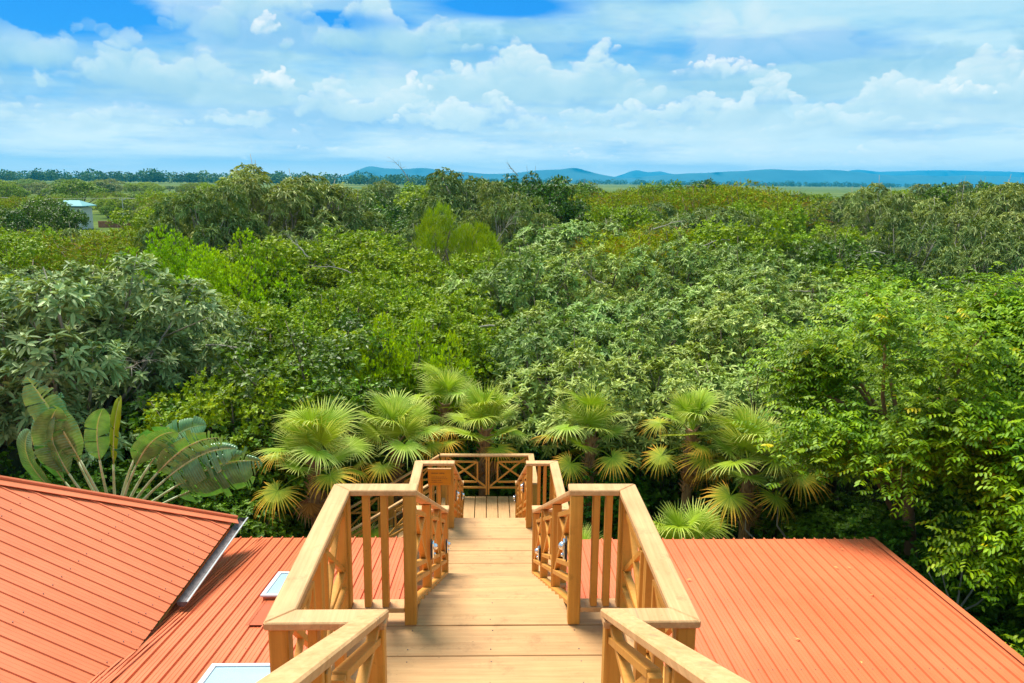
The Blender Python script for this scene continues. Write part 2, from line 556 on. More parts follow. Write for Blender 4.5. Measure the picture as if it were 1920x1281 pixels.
def wood_mat(name, c_lo, c_hi, rough=0.5, dirt=0.4, axis=1, worn=False, baxis=None, bw=.39):
    """painted timber: slow colour drift, faint grain along the boards, dirt specks"""
    m, g, b, out = new_mat(name)
    tc = g.node('ShaderNodeTexCoord')
    mp = g.node('ShaderNodeMapping')
    s = [22, 22, 22]
    s[axis] = 1.1
    mp.inputs['Scale'].default_value = s
    g.put(mp.inputs[0], tc.outputs['Object'])
    grain = g.noise(mp.outputs[0], 1.6, 6, 0.6, 0.3)
    slow = g.noise(tc.outputs['Object'], 2.3, 5, 0.62)
    f = g.math('ADD', g.math('MULTIPLY', grain, 0.62), g.math('MULTIPLY', slow, 0.38))
    c = g.ramp(f, [(0.30, c_lo), (0.68, c_hi)])
    sp = g.noise(tc.outputs['Object'], 5.0, 8, 0.78)
    stain = g.smooth(sp, 0.52, 0.72)
    c = g.mixc(g.math('MULTIPLY', stain, dirt), c, tuple(q * 0.50 for q in c_lo))
    knot = g.noise(tc.outputs['Object'], 31.0, 3, 0.6)
    c = g.mixc(g.math('MULTIPLY', g.smooth(knot, 0.70, 0.76), 0.6), c, tuple(q * 0.35 for q in c_lo))
    if worn:
        w = g.smooth(g.noise(mp.outputs[0], 0.7, 5, 0.7, 0.5), 0.60, 0.72)
        c = g.mixc(g.math('MULTIPLY', w, 0.6), c, (0.27, 0.18, 0.11))
    oi = g.node('ShaderNodeObjectInfo')
    hs = g.node('ShaderNodeHueSaturation')
    vv = g.lin(oi.outputs['Random'], 0, 1, 0.93, 1.07)
    if baxis is not None:           # every board took the paint a little differently
        sp3 = g.node('ShaderNodeSeparateXYZ')
        g.put(sp3.inputs[0], tc.outputs['Object'])
        wn = g.node('ShaderNodeTexWhiteNoise', noise_dimensions='1D')
        g.put(wn.inputs['W'], g.math('FLOOR', g.math('DIVIDE', sp3.outputs[baxis], bw)))
        vv = g.math('MULTIPLY', vv, g.lin(wn.outputs['Value'], 0, 1, 0.93, 1.06))
    g.put(hs.inputs['Value'], vv)
    g.put(hs.inputs['Color'], c)
    g.put(b.inputs['Base Color'], hs.outputs[0])
    g.put(b.inputs['Roughness'], g.lin(slow, 0.3, 0.7, rough - 0.08, rough + 0.14))
    b.inputs['Specular IOR Level'].default_value = 0.35
    bp = g.node('ShaderNodeBump')
    bp.inputs['Strength'].default_value = 0.3
    bp.inputs['Distance'].default_value = 0.012
    g.put(bp.inputs['Height'], grain)
    g.put(b.inputs['Normal'], bp.outputs[0])
    return m


M['cap'] = wood_mat('painted_wood_caprail', (0.49, 0.25, 0.090), (0.75, 0.43, 0.190), 0.55, 0.5, 1, True)
M['post'] = wood_mat('painted_wood_post', (0.41, 0.172, 0.020), (0.66, 0.31, 0.050), 0.5, 0.4, 2)
M['lattice'] = wood_mat('painted_wood_lattice', (0.51, 0.21, 0.028), (0.67, 0.30, 0.05), 0.5, 0.3, 2)
M['deck'] = wood_mat('painted_wood_deck', (0.46, 0.235, 0.085), (0.66, 0.375, 0.155), 0.6, 0.5, 0, False, 1, .39)
M['deck_long'] = wood_mat('painted_wood_deck_lengthwise', (0.46, 0.235, 0.085), (0.66, 0.375, 0.155), 0.6, 0.5, 1, False, 0, .27)
M['sign'] = wood_mat('varnished_sign_board', (0.50, 0.17, 0.008), (0.64, 0.25, 0.012), 0.35, 0.2, 0)


def roof_mat(name, base, axis=1):
    m, g, b, out = new_mat(name)
    tc = g.node('ShaderNodeTexCoord')
    mp = g.node('ShaderNodeMapping')
    s = [5, 5, 5]
    s[axis] = 0.5
    mp.inputs['Scale'].default_value = s
    g.put(mp.inputs[0], tc.outputs['Object'])
    streak = g.noise(mp.outputs[0], 1.4, 6, 0.65, 0.2)
    blot = g.noise(tc.outputs['Object'], 0.55, 5, 0.6)
    lo = tuple(q * 0.86 for q in base)
    hi = (min(1, base[0] * 1.07), base[1] * 1.16, base[2] * 1.25)
    f = g.math('ADD', g.math('MULTIPLY', streak, 0.5), g.math('MULTIPLY', blot, 0.5))
    c = g.ramp(f, [(0.33, lo), (0.66, hi)])
    spn = g.noise(tc.outputs['Object'], 26, 3, 0.6)
    c = g.mixc(g.math('MULTIPLY', g.smooth(spn, 0.68, 0.76), 0.30), c, (0.40, 0.22, 0.15))
    g.put(b.inputs['Base Color'], c)
    g.put(b.inputs['Roughness'], g.lin(blot, 0.3, 0.7, 0.34, 0.52))
    b.inputs['Specular IOR Level'].default_value = 0.4
    return m


M['roof'] = roof_mat('coral_metal_roofing', (0.68, 0.158, 0.055), 1)
M['roofx'] = roof_mat('coral_metal_roofing_across', (0.68, 0.158, 0.055), 0)


def plain(name, col, rough=0.5, metal=0.0, var=0.15, scale=8):
    m, g, b, out = new_mat(name)
    tc = g.node('ShaderNodeTexCoord')
    n = g.noise(tc.outputs['Object'], scale, 5, 0.6)
    c = g.ramp(n, [(0.3, tuple(q * (1 - var) for q in col)), (0.7, tuple(min(1, q * (1 + var)) for q in col))])
    g.put(b.inputs['Base Color'], c)
    b.inputs['Roughness'].default_value = rough
    b.inputs['Metallic'].default_value = metal
    return m


M['gutter'] = plain('weathered_gutter', (0.13, 0.10, 0.095), 0.5, 0.2, 0.5, 14)
M['gutterrim'] = plain('gutter_rim', (0.42, 0.44, 0.42), 0.4, 0.3, 0.2)
M['white'] = plain('white_frame', (0.60, 0.58, 0.60), 0.45, 0, 0.04)
M['glass'] = plain('frosted_skylight_dome', (0.36, 0.50, 0.56), 0.15, 0, 0.05, 1.5)
M['wall'] = plain('building_wall', (0.50, 0.36, 0.20), 0.8, 0, 0.12)
M['fascia'] = plain('wood_fascia', (0.42, 0.21, 0.04), 0.6, 0, 0.2)
M['chrome'] = plain('bright_chrome', (0.85, 0.87, 0.9), 0.14, 0.9, 0.03)
M['black'] = plain('black_plate', (0.03, 0.03, 0.035), 0.5, 0, 0.2)
M['whitewall'] = plain('white_wall', (0.62, 0.62, 0.58), 0.8, 0, 0.06)
M['cyanroof'] = plain('pale_turquoise_roof', (0.13, 0.34, 0.34), 0.7, 0, 0.08)
M['brick'] = plain('brown_brick', (0.30, 0.13, 0.07), 0.9, 0, 0.25, 3)
M['concrete'] = plain('concrete_pole', (0.50, 0.46, 0.36), 0.8, 0, 0.12)
M['darkhole'] = plain('dark_window', (0.03, 0.03, 0.035), 0.3, 0, 0.1)
M['text'] = plain('sign_lettering_dark', (0.10, 0.035, 0.012), 0.6, 0, 0.1)
M['textpale'] = plain('sign_lettering_pale', (0.62, 0.50, 0.44), 0.5, 0, 0.1)
TREES = [(-10.76,20.5,7.37,1.0,'broad'),(-13.51,21,6.99,1.0,'broad'),(-9.63,23.5,6.41,0.85,'broad'),(9.35,15.5,7.83,1.05,'pinnate'),(9.67,13,7.41,1.0,'pinnate'),(-3.1,21.8,5.74,0.62,'bright'),(-2.13,22.4,5.61,0.6,'bright'),(-1.14,21.6,5.37,0.55,'bright'),(-13.25,35,7.27,0.85,'bright'),(-10.35,36,7.14,0.9,'bright'),(-10.93,33,6.68,0.8,'bright'),(-12.56,50,10.13,1.15,'grey'),(-14.11,47,9.47,0.9,'grey'),(-10.6,53,9.69,0.95,'grey'),(-15.07,44,9.07,0.8,'grey'),(-1.36,56,10.13,0.9,'grey'),(0.91,50,9.42,0.8,'grey'),(3.77,62,10.0,0.8,'dark'),(4.84,60,9.7,0.8,'dark'),(-1.42,44,8.02,1.15,'feather'),(22.95,75,9.72,1.0,'scrub'),(19.11,70,9.32,1.0,'scrub'),(23.11,68,9.29,1.0,'scrub'),(36.12,58,9.63,1.0,'grey'),(33.3,60,9.54,1.0,'dark'),(28.43,56,9.48,0.9,'grey'),(33.87,50,9.56,1.0,'grey'),(27.17,46,8.91,0.9,'grey'),(22.04,42,8.16,0.9,'grey'),(23.63,36,7.94,0.85,'grey'),(-41.47,78,7.36,1.0,'dark'),(-40.96,72,6.99,0.9,'dark'),(-38.01,66,6.83,0.9,'dark'),(0.9,31,6.75,0.9,'silver'),(4.05,33,6.81,0.95,'silver'),(7.81,35,7.02,0.95,'silver'),(-6.38,19.03,4.73,0.91,'mixed'),(7.38,19.41,4.95,1.15,'silver'),(10.75,19.52,4.19,0.96,'silver'),(12.5,19.02,4.29,1.11,'dark'),(-4.61,21.14,5.51,1.1,'dark'),(2.31,20.98,5.18,1.01,'silver'),(4.53,21.18,4.9,0.98,'silver'),(8.54,21.09,4.78,1.06,'silver'),(10.36,22.19,4.68,1.09,'silver'),(13.7,21.21,5.02,1.05,'silver'),(16.57,21.64,4.71,1.14,'dark'),(-17.53,24.6,5.35,1.13,'broad'),(-13.94,23.59,5.54,1.14,'broad'),(-11.74,24.74,4.8,1.01,'broad'),(-4.52,23.6,5.11,0.97,'mixed'),(-2.17,24.36,5.58,1.04,'mixed'),(2.11,24.19,5.47,0.95,'silver'),(3.97,23.62,5.45,0.94,'silver'),(7.74,24.12,5.64,1.12,'silver'),(11.92,24.26,5.19,0.94,'dark'),(13.6,23.2,5.22,1.14,'dark'),(16.78,24.22,5.39,0.98,'dark'),(-18.92,27.09,5.22,1.08,'mixed'),(-14.46,27.55,5.02,1.07,'broad'),(-10.72,27.69,5.45,1.12,'bright'),(-7.88,27.23,5.54,1.05,'mixed'),(-5.32,27.26,5.07,1.08,'dark'),(-1.39,27.44,5.41,1.11,'mixed'),(1.49,27.47,5.28,1.02,'silver'),(5.14,27.37,5.54,1.13,'silver'),(8.58,26.09,5.91,0.95,'silver'),(11.84,27.75,5.39,1.12,'silver'),(15.5,27.31,5.88,1.1,'silver'),(19.9,27.71,5.69,0.98,'mixed'),(-19.31,30.64,5.18,0.94,'broad'),(-16.35,29.73,5.95,1.06,'mixed'),(-12.57,29.81,5.44,1.01,'mixed'),(-9.64,29.22,5.24,1.08,'mixed'),(-5.03,29.8,5.54,0.93,'mixed'),(-1.54,29.2,5.61,0.94,'mixed'),(6.23,30.85,5.33,0.95,'silver'),(9.6,29.53,6.35,1.08,'silver'),(12.75,29.72,6.07,1.03,'silver'),(17.26,30.74,5.93,1.13,'dark'),(19.98,31.11,5.61,1.01,'silver'),(-23.79,33.69,5.84,1.1,'mixed'),(-19.62,33.91,5.78,1.08,'broad'),(-15.78,34.35,5.7,1.12,'broad'),(-8.6,35.02,5.12,0.92,'mixed'),(-4.26,34.13,5.77,0.91,'mixed'),(0.6,32.91,5.92,0.98,'silver'),(12.25,35.12,6.45,1.03,'silver'),(15.93,34.57,6.01,1.11,'mixed'),(20.59,33.53,5.84,1.13,'dark'),(-23.71,38.82,6.71,1.03,'mixed'),(-19.45,39.4,6.19,1.07,'scrub'),(-15.7,38.62,6.43,1.13,'bright'),(-10.74,38.42,6.76,1.1,'mixed'),(-4.82,38.43,6.64,1.05,'mixed'),(-0.26,37.39,6.21,0.95,'mixed'),(2.66,39.06,6.65,1.05,'silver'),(6.89,39.19,6.88,0.96,'scrub'),(11.6,38.59,6.66,1.0,'silver'),(16.84,37.48,7.01,1.06,'dark'),(21.35,39.55,5.94,0.96,'dark'),(26.32,39.43,6.25,0.98,'grey'),(-29.36,42.74,7.01,0.96,'mixed'),(-26.4,45.15,6.72,0.93,'mixed'),(-20.75,44.64,6.71,1.07,'scrub'),(-10.08,44.01,6.67,0.92,'grey'),(-6.77,42.4,6.94,1.04,'mixed'),(5.19,45.47,7.35,1.14,'silver'),(8.8,44.91,7.17,1.03,'scrub'),(13.62,44.35,7.57,1.11,'mixed'),(17.91,43.84,6.89,0.95,'grey'),(29.23,44.71,6.81,1.0,'dark'),(33.64,44.01,6.77,0.96,'dark'),(-34.52,51.08,5.93,1.12,'scrub'),(-29.35,51.04,6.04,0.92,'grey'),(-24.99,49.88,6.35,1.06,'grey'),(-19.98,51.73,6.26,1.04,'grey'),(-8.14,51.02,6.79,1.05,'grey'),(-2.74,49.05,7.4,0.95,'grey'),(7.36,50.03,7.01,1.15,'grey'),(12.9,51.21,8.0,1.09,'grey'),(16.62,51.68,7.93,0.94,'grey'),(23.12,50.43,6.93,1.01,'mixed'),(28.5,50.38,6.93,1.06,'grey'),(37.74,49.01,8.36,1.09,'grey'),(-38.84,59.2,6.43,1.01,'scrub'),(-31.8,59.13,5.72,1.08,'scrub'),(-26.03,59.15,5.78,1.06,'mixed'),(-20.27,55.67,8.22,0.93,'grey'),(-14.5,57.76,7.77,1.05,'grey'),(-8.77,58.25,7.72,1.14,'dark'),(3.89,57.56,6.9,1.07,'grey'),(9.05,57.41,7.81,0.95,'mixed'),(13.93,59.16,7.47,0.91,'dark'),(19.19,55.97,8.2,0.93,'mixed'),(32.44,56.43,6.82,0.99,'grey'),(44.56,57.56,8.01,1.01,'grey'),(-43.46,67.49,6.98,1.13,'grey'),(-32.48,65.33,5.34,1.09,'mixed'),(-26.1,63.54,7.31,1.08,'mixed'),(-17.73,63.89,8.46,1.08,'grey'),(-12.38,63.05,7.86,1.13,'mixed'),(-4.14,67.11,8.19,0.98,'dark'),(0.27,64.49,7.68,0.96,'dark'),(6.81,64.31,8.45,1.0,'scrub'),(12.68,65.33,7.95,1.11,'grey'),(20.25,63.35,6.71,0.97,'dark'),(24.92,65.08,6.64,1.06,'dark'),(37.92,62.87,8.35,0.92,'mixed'),(46.08,63.18,8.42,0.96,'dark'),(-49.73,73.37,6.9,1.02,'grey'),(-43.53,75.33,6.47,1.11,'mixed'),(-36.07,76.12,4.66,1.14,'scrub'),(-29.17,74.14,6.76,1.01,'mixed'),(-23.9,75.45,7.55,0.94,'grey'),(-16.69,73.55,8.58,0.91,'dark'),(-9.33,71.69,8.23,0.94,'dark'),(-3.19,73.75,8.34,0.91,'dark'),(3.97,72.11,8.91,1.08,'grey'),(12.67,72.34,9.04,0.94,'scrub'),(20.24,72.87,6.88,1.02,'mixed'),(33.51,76.74,8.68,1.14,'grey'),(41.4,73.31,8.9,0.97,'dark'),(49.06,74.95,9.34,1.02,'grey'),(53.89,75.78,8.74,0.94,'dark'),(-57.8,85.12,6.59,1.03,'mixed'),(-52.94,86.95,7.64,1.11,'scrub'),(-45.59,83.34,7.46,1.02,'mixed'),(-34.68,85.62,7.14,1.0,'grey'),(-27.22,82.05,7.99,1.04,'mixed'),(-21.11,82.53,8.04,0.98,'grey'),(-15.22,83.6,8.59,0.99,'mixed'),(-5.3,82.16,8.81,1.14,'mixed'),(2.85,86.11,9.4,1.08,'grey'),(8.19,85.46,8.84,1.15,'scrub'),(17.93,82.89,8.75,0.99,'scrub'),(24.54,83.55,9.2,1.07,'scrub'),(31.07,82.84,8.53,1.04,'dark'),(40.44,83.79,8.67,0.92,'grey'),(47.87,86.5,9.66,1.11,'grey'),(55.14,82.05,9.7,0.93,'grey'),(62.04,81.92,8.82,1.03,'grey'),(-65.04,96.58,7.85,1.07,'mixed'),(-54.14,100.43,3.01,0.98,'mixed'),(-48.43,99.27,3.14,1.1,'grey'),(-38.0,98.94,7.8,1.04,'scrub'),(-31.58,98.0,9.0,1.15,'grey'),(-22.5,99.81,8.04,1.14,'grey'),(-13.63,95.46,9.29,1.04,'grey'),(-4.94,96.57,8.13,1.02,'grey'),(1.06,101.98,9.36,1.04,'dark'),(11.29,98.51,9.28,1.15,'dark'),(20.77,98.85,9.6,0.97,'mixed'),(29.5,95.82,9.04,0.95,'mixed'),(36.44,94.44,8.43,1.13,'dark'),(45.3,96.38,8.35,1.05,'grey'),(54.31,93.94,9.87,0.94,'grey'),(60.96,98.58,9.97,0.97,'dark'),(70.12,96.59,9.37,1.07,'grey'),(76.74,101.86,9.45,1.0,'grey'),(-73.78,112.94,6.09,1.0,'scrub'),(-65.79,113.3,6.6,1.01,'grey'),(-54.05,112.19,2.3,1.08,'scrub'),(-46.01,114.13,7.7,0.93,'mixed'),(-37.23,113.01,8.59,1.07,'mixed'),(-27.35,111.83,8.85,0.96,'grey'),(-20.02,114.85,7.84,1.12,'mixed'),(-8.85,114.37,9.18,1.04,'mixed'),(2.94,111.19,8.41,1.03,'grey'),(12.67,110.75,9.39,0.98,'scrub'),(17.95,114.78,8.5,0.99,'scrub'),(29.93,110.96,9.92,0.98,'dark'),(39.02,114.95,8.46,0.95,'grey'),(47.55,114.9,8.2,0.99,'mixed'),(57.9,111.52,8.86,0.95,'mixed'),(68.15,111.61,8.97,0.93,'grey'),(78.1,112.16,9.04,1.08,'mixed'),(84.79,113.88,9.03,0.92,'grey')]
SHRUBS = [(-5.6,16.6,2.6,1.0),(-6.6,15.3,2.4,1.0),(-7.4,17.4,3.4,1.0),(-6.0,18.6,3.8,1.0),(-4.3,19.8,3.6,1.0),(-8.6,15.8,2.6,1.0),(-9.8,17.3,3.0,1.0),(-11.6,16.6,3.0,1.0),(-13.0,18,3.4,1.0),(-2.6,20.6,3.4,1.0),(-0.8,20.8,3.2,1.0),(1.2,20.9,3.2,1.0),(3.0,20.6,3.2,1.0),(4.6,20.8,3.4,1.0),(2.6,18.9,2.6,1.0),(6.4,20.2,3.2,1.0),(7.8,19.2,2.6,1.0),(8.6,17.6,2.4,1.0),(9.8,16.0,2.2,1.0),(8.4,14.4,2.2,1.0),(9.2,12.6,2.6,1.0),(9.8,10.8,2.9,1.0),(8.9,9.2,2.8,1.0),(10.4,13.6,3.0,1.0),(11.3,11.9,3.4,1.0),(10.6,9.0,3.2,1.0),(12.2,14.6,3.4,1.0),(11.2,17.8,3.4,1.0),(13,16.4,3.2,1.0),(9.4,7.4,2.7,1.0),(8.1,13.4,2.5,1.0),(8.9,15.2,3.2,1.0),(9.6,13.2,3.1,1.0),(8.3,11.2,2.5,1.0),(8.6,10.2,2.7,1.0),(7.9,16.0,2.6,1.0),(-7.8,19.8,4.2,1.0),(-10,20,3.6,1.0),(12.6,9.8,3.6,1.0)]
FAR_TREES = [(-288.0,507.1,4.3,1.01,'grey'),(-199.1,431.2,8.3,1.44,'grey'),(-77.6,188.6,2.5,1.49,'scrub'),(-188.2,583.9,3.3,1.25,'mixed'),(-69.8,125.0,3.2,1.35,'grey'),(-140.8,241.2,7.3,0.99,'mixed'),(-77.9,182.3,2.2,1.43,'mixed'),(-280.9,481.5,5.1,1.29,'mixed'),(-98.6,212.2,4.5,1.21,'mixed'),(-172.3,294.4,6.4,1.04,'scrub'),(-89.5,197.4,4.7,1.06,'mixed'),(-241.5,424.6,3.5,1.26,'mixed'),(-255.7,399.5,5.6,1.06,'mixed'),(-112.0,180.4,4.0,1.37,'grey'),(-169.0,395.9,6.8,1.39,'mixed'),(-63.9,172.3,4.4,1.21,'scrub'),(-278.1,499.4,7.5,1.37,'mixed'),(-104.6,195.3,4.6,1.47,'grey'),(-291.4,614.6,4.0,1.17,'mixed'),(-113.2,175.4,2.5,1.23,'scrub'),(-121.0,243.4,8.4,1.36,'mixed'),(-101.0,178.5,3.0,1.18,'grey'),(-317.6,612.7,6.4,0.92,'scrub'),(-88.0,199.8,4.1,1.45,'mixed'),(-180.8,565.4,8.1,1.03,'scrub'),(-57.4,155.0,2.8,1.23,'grey'),(-220.4,461.6,7.2,1.18,'scrub'),(-63.2,214.2,2.9,1.13,'mixed'),(-377.9,600.0,6.5,1.21,'dark'),(-88.4,189.7,2.9,0.96,'mixed'),(-219.4,370.3,7.2,1.33,'mixed'),(-101.8,159.2,2.5,1.43,'dark'),(-273.2,491.0,4.8,1.26,'scrub'),(-116.0,183.5,2.3,1.09,'scrub'),(-206.3,431.6,6.1,1.09,'scrub'),(-57.0,138.6,3.2,1.33,'scrub'),(-220.6,368.7,3.8,1.12,'mixed'),(-67.2,117.8,4.3,1.24,'dark'),(-232.7,562.7,6.1,1.11,'mixed'),(-43.8,142.0,4.4,0.95,'scrub'),(-254.5,421.1,8.0,1.07,'dark'),(-78.6,138.2,4.8,1.11,'grey'),(-270.5,583.9,7.4,1.19,'dark'),(-78.0,195.5,2.3,1.13,'dark'),(-109.2,336.1,5.2,1.41,'dark'),(-236.3,450.6,4.6,1.3,'grey'),(-64.8,154.3,5.3,0.92,'grey'),(-176.6,472.1,5.4,1.15,'dark'),(-103.8,166.7,5.5,1.13,'grey'),(-171.5,423.1,5.7,0.91,'mixed'),(-111.8,193.2,3.0,0.9,'mixed'),(-133.0,443.3,7.6,1.36,'mixed'),(-89.8,210.6,5.5,1.1,'dark'),(-331.9,544.2,4.4,1.14,'grey'),(-40.7,133.3,4.3,1.19,'mixed'),(-202.7,373.1,6.7,1.2,'grey'),(-114.5,220.5,4.7,1.43,'mixed'),(-125.5,351.0,7.6,1.21,'scrub'),(-102.7,162.5,3.8,1.11,'scrub'),(-179.2,383.0,7.0,1.05,'dark'),(-80.6,138.6,4.1,0.98,'scrub'),(-218.0,518.7,4.7,1.0,'grey'),(-383.0,597.0,8.2,0.98,'dark'),(-150.8,508.2,3.9,0.93,'dark'),(-108.0,207.2,3.6,1.44,'mixed'),(-88.2,256.3,5.5,1.42,'dark'),(-92.0,161.9,2.7,1.25,'grey'),(-130.5,287.3,4.2,0.96,'dark'),(-44.4,132.5,5.2,1.06,'mixed'),(-200.8,336.9,4.5,1.19,'dark'),(-87.5,231.6,5.0,0.98,'grey'),(-35.1,118.7,3.4,1.24,'mixed'),(-304.4,486.2,6.5,1.07,'dark'),(-56.6,166.0,5.0,1.33,'grey'),(-151.3,440.2,6.7,1.06,'mixed'),(-66.3,174.1,2.2,1.03,'dark'),(-350.8,545.9,7.3,1.34,'scrub'),(-103.1,191.6,4.9,1.36,'scrub'),(-165.5,327.7,7.9,0.91,'mixed'),(-118.4,198.3,3.9,1.07,'dark'),(-149.7,351.7,3.6,1.29,'mixed'),(-122.8,200.3,2.9,1.35,'mixed'),(-197.2,365.5,4.1,1.12,'grey'),(-320.8,601.4,4.3,1.43,'dark'),(-113.1,181.6,3.3,1.18,'grey'),(-271.2,576.2,7.4,0.94,'scrub'),(-42.4,136.1,3.4,1.49,'grey'),(-227.6,585.3,3.6,1.27,'dark'),(-62.3,187.3,3.9,1.24,'mixed'),(-314.1,520.2,5.5,1.18,'scrub'),(-130.5,406.2,4.7,0.93,'mixed'),(-53.6,168.9,5.6,1.34,'dark'),(-258.3,445.2,3.6,1.48,'scrub'),(-134.4,221.3,4.9,0.99,'mixed'),(-225.3,617.5,3.6,1.42,'dark'),(-93.4,167.2,4.0,1.42,'grey'),(-153.2,323.0,3.8,1.16,'scrub'),(-57.9,172.1,2.4,1.42,'mixed'),(-136.1,372.7,3.8,0.92,'dark'),(-45.7,148.2,3.6,1.27,'mixed'),(-201.5,581.7,3.7,1.49,'grey'),(-103.3,225.1,5.5,1.24,'scrub'),(-258.2,502.9,7.6,1.47,'mixed'),(-116.4,203.1,2.8,1.25,'mixed'),(59.3,163.6,2.5,1.4,'scrub'),(96.1,219.1,1.4,1.4,'dark'),(154.4,343.5,1.8,1.4,'mixed'),(86.8,188.1,1.5,1.4,'mixed'),(150.1,367.8,1.9,1.4,'mixed'),(60.2,165.8,1.5,1.4,'scrub'),(89.5,198.2,2.1,1.4,'mixed'),(138.8,384.3,2.5,1.4,'dark'),(117.1,261.9,2.5,1.4,'mixed'),(93.3,250.1,1.7,1.4,'scrub'),(88.6,251.5,1.7,1.4,'mixed'),(92.3,207.6,2.2,1.4,'dark'),(89.7,201.0,1.9,1.4,'dark'),(165.5,381.2,1.9,1.4,'mixed')]

# ------------------------------------------------------------------ ground, marsh, hills


def ground_material():
    m, g, b, out = new_mat('marsh_ground')
    tc = g.node('ShaderNodeTexCoord')
    mp = g.node('ShaderNodeMapping')
    mp.inputs['Scale'].default_value = (0.4, 1, 1)
    g.put(mp.inputs[0], tc.outputs['Object'])
    n1 = g.noise(mp.outputs[0], 0.006, 6, 0.6)
    n2 = g.noise(tc.outputs['Object'], 0.25, 6, 0.65)
    n3 = g.noise(mp.outputs[0], 0.035, 5, 0.6)
    f = g.math('ADD', g.math('MULTIPLY', n1, 0.5), g.math('ADD', g.math('MULTIPLY', n2, 0.2), g.math('MULTIPLY', n3, 0.3)))
    c = g.ramp(f, [(0.36, (0.035, 0.075, 0.010)), (0.47, (0.075, 0.12, 0.014)), (0.55, (0.13, 0.165, 0.025)), (0.66, (0.19, 0.18, 0.05))])
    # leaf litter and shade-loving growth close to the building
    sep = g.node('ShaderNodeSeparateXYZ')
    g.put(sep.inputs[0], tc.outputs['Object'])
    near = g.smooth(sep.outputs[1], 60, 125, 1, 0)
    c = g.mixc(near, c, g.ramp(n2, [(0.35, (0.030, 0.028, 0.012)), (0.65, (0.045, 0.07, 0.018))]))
    g.put(b.inputs['Base Color'], c)
    b.inputs['Roughness'].default_value = 0.95
    b.inputs['Specular IOR Level'].default_value = 0.1
    return m


mb = MB()
mb.add([(-16000, -300, 0), (16000, -300, 0), (16000, 13500, 0), (-16000, 13500, 0)], [(0, 1, 2, 3)])
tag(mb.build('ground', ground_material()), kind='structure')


def hills(name, pts, dist, depth, mat, seed):
    rng = np.random.RandomState(seed)
    xs = np.array([p[0] for p in pts], float)
    hs = np.array([p[1] for p in pts], float)
    n = 260
    xs, hs = xs * .45, 9.6 + (hs - 9.6) * .45
    X = np.linspace(xs[0], xs[-1], n)
    H = np.interp(X, xs, hs)
    k = np.array([1, 2, 3, 2, 1.]) / 9
    H = np.convolve(np.pad(H, 2, mode='edge'), k, 'valid')
    jag = np.zeros(n)
    for o in range(6):
        q = rng.rand(8 * 2 ** o + 2)
        jag += np.interp(np.linspace(0, 1, n) * (len(q) - 1), np.arange(len(q)), q - .5) * 21 / 1.75 ** o
    H = np.maximum(H + jag * np.clip(H / 90, .1, 1), -5)
    rows = [(-.5, 0), (-.35, .28), (-.2, .6), (-.08, .88), (0, 1), (.12, .82), (.5, 0)]
    V, Q = [], []
    for j, (dy, hh) in enumerate(rows):
        wob = np.interp(np.linspace(0, 40, n), np.arange(42), rng.rand(42) - .5) * depth * .22 * (0 if hh in (0, 1) else 1)
        for i in range(n):
            V.append((X[i], dist + dy * depth + wob[i], H[i] * hh if hh else -8))
    for j in range(len(rows) - 1):
        for i in range(n - 1):
            a = j * n + i
            Q.append((a, a + 1, a + n + 1, a + n))
    o = link(name, np_mesh(name, V, quads=Q, mat=mat, smooth=True))
    return tag(o, kind='structure')


M['hill'] = plain('forested_hill', (0.03, 0.085, 0.07), 0.95, 0, 0.35, 0.002)
hills('hills', [(-4200, -60), (-3614, 40), (-2956, 330), (-2500, 262), (-2050, 250), (-1600, 290), (-1139, 241), (-500, 215), (-29, 190), (600, 200),
                (1214, 285), (1700, 300), (2066, 362), (2400, 290), (2662, 221), (3326, 96), (4100, 165), (4900, 235), (5440, 250), (6300, 300), (7030, 372), (7700, 345),
                (8499, 380), (9100, 360), (9715, 290), (10100, 262), (10700, 300), (11300, 270), (12000, 300), (13371, 262), (15500, 290)], 9000, 1300, M['hill'], 3)
hills('hills', [(3600, 40), (4200, 190), (4500, 260), (4760, 370), (4990, 430), (5180, 380), (5400, 330), (5800, 390), (6200, 300), (6900, 340), (8200, 300),
                (11800, 400), (12600, 520), (13400, 450), (14300, 490), (15600, 540), (17200, 540), (20500, 460)], 12400, 1300, M['hill'], 5)

# ------------------------------------------------------------------ wooden staircase
RUN0 = [(3.66, 5.54, 6.35), (9.88, 11.76, 4.28), (16.15, 18.03, 2.19)]   # near y, far y, floor z
XL, XR = -1.12, 1.09                       # outer rail edges
PL0, PL1, PR0, PR1 = -0.61, -0.52, 0.605, 0.695   # inner posts
RH = 1.07
CT = 0.045                                 # cap thickness

stair = empty('wooden_staircase', (0.04, 10.8, 0))
tag(stair, 'caramel painted wooden staircase stepping down between the coral roofs towards the palms', 'staircase')
S0 = Vector((0.04, 10.8, 0))


class SB(MB):
    """mesh builder in the staircase's own frame, with parts of parts kept at their place"""
    def build(s, name, mat, parent=None, smooth=False, bevel=0.006):
        v = s.v
        off = S0
        s.v = [(a - off.x, b - off.y, c) for a, b, c in v]
        return MB.build(s, name, mat, parent, smooth, bevel)


def board_floor(y0, y1, z, x0, x1, along='x', w=0.39, gap=0.011, name='deck'):
    m = SB()
    rr = random.Random(int(y0 * 10))
    if along == 'x':
        y = y1
        while y > y0 + 0.05:
            a = max(y0, y - w + gap)
            m.box(x0, x1, a, y, z - 0.04, z + rr.uniform(-.0015, .0015))
            y -= w
        return m.build(name, M['deck'], stair, bevel=0.004)
    n = max(1, round((x1 - x0) / w))
    ww = (x1 - x0) / n
    for i in range(n):
        m.box(x0 + i * ww, x0 + (i + 1) * ww - gap * 1.6, y0, y1, z - 0.04, z + rr.uniform(-.0015, .0015))
    return m.build(name, M['deck_long'], stair, bevel=0.004)


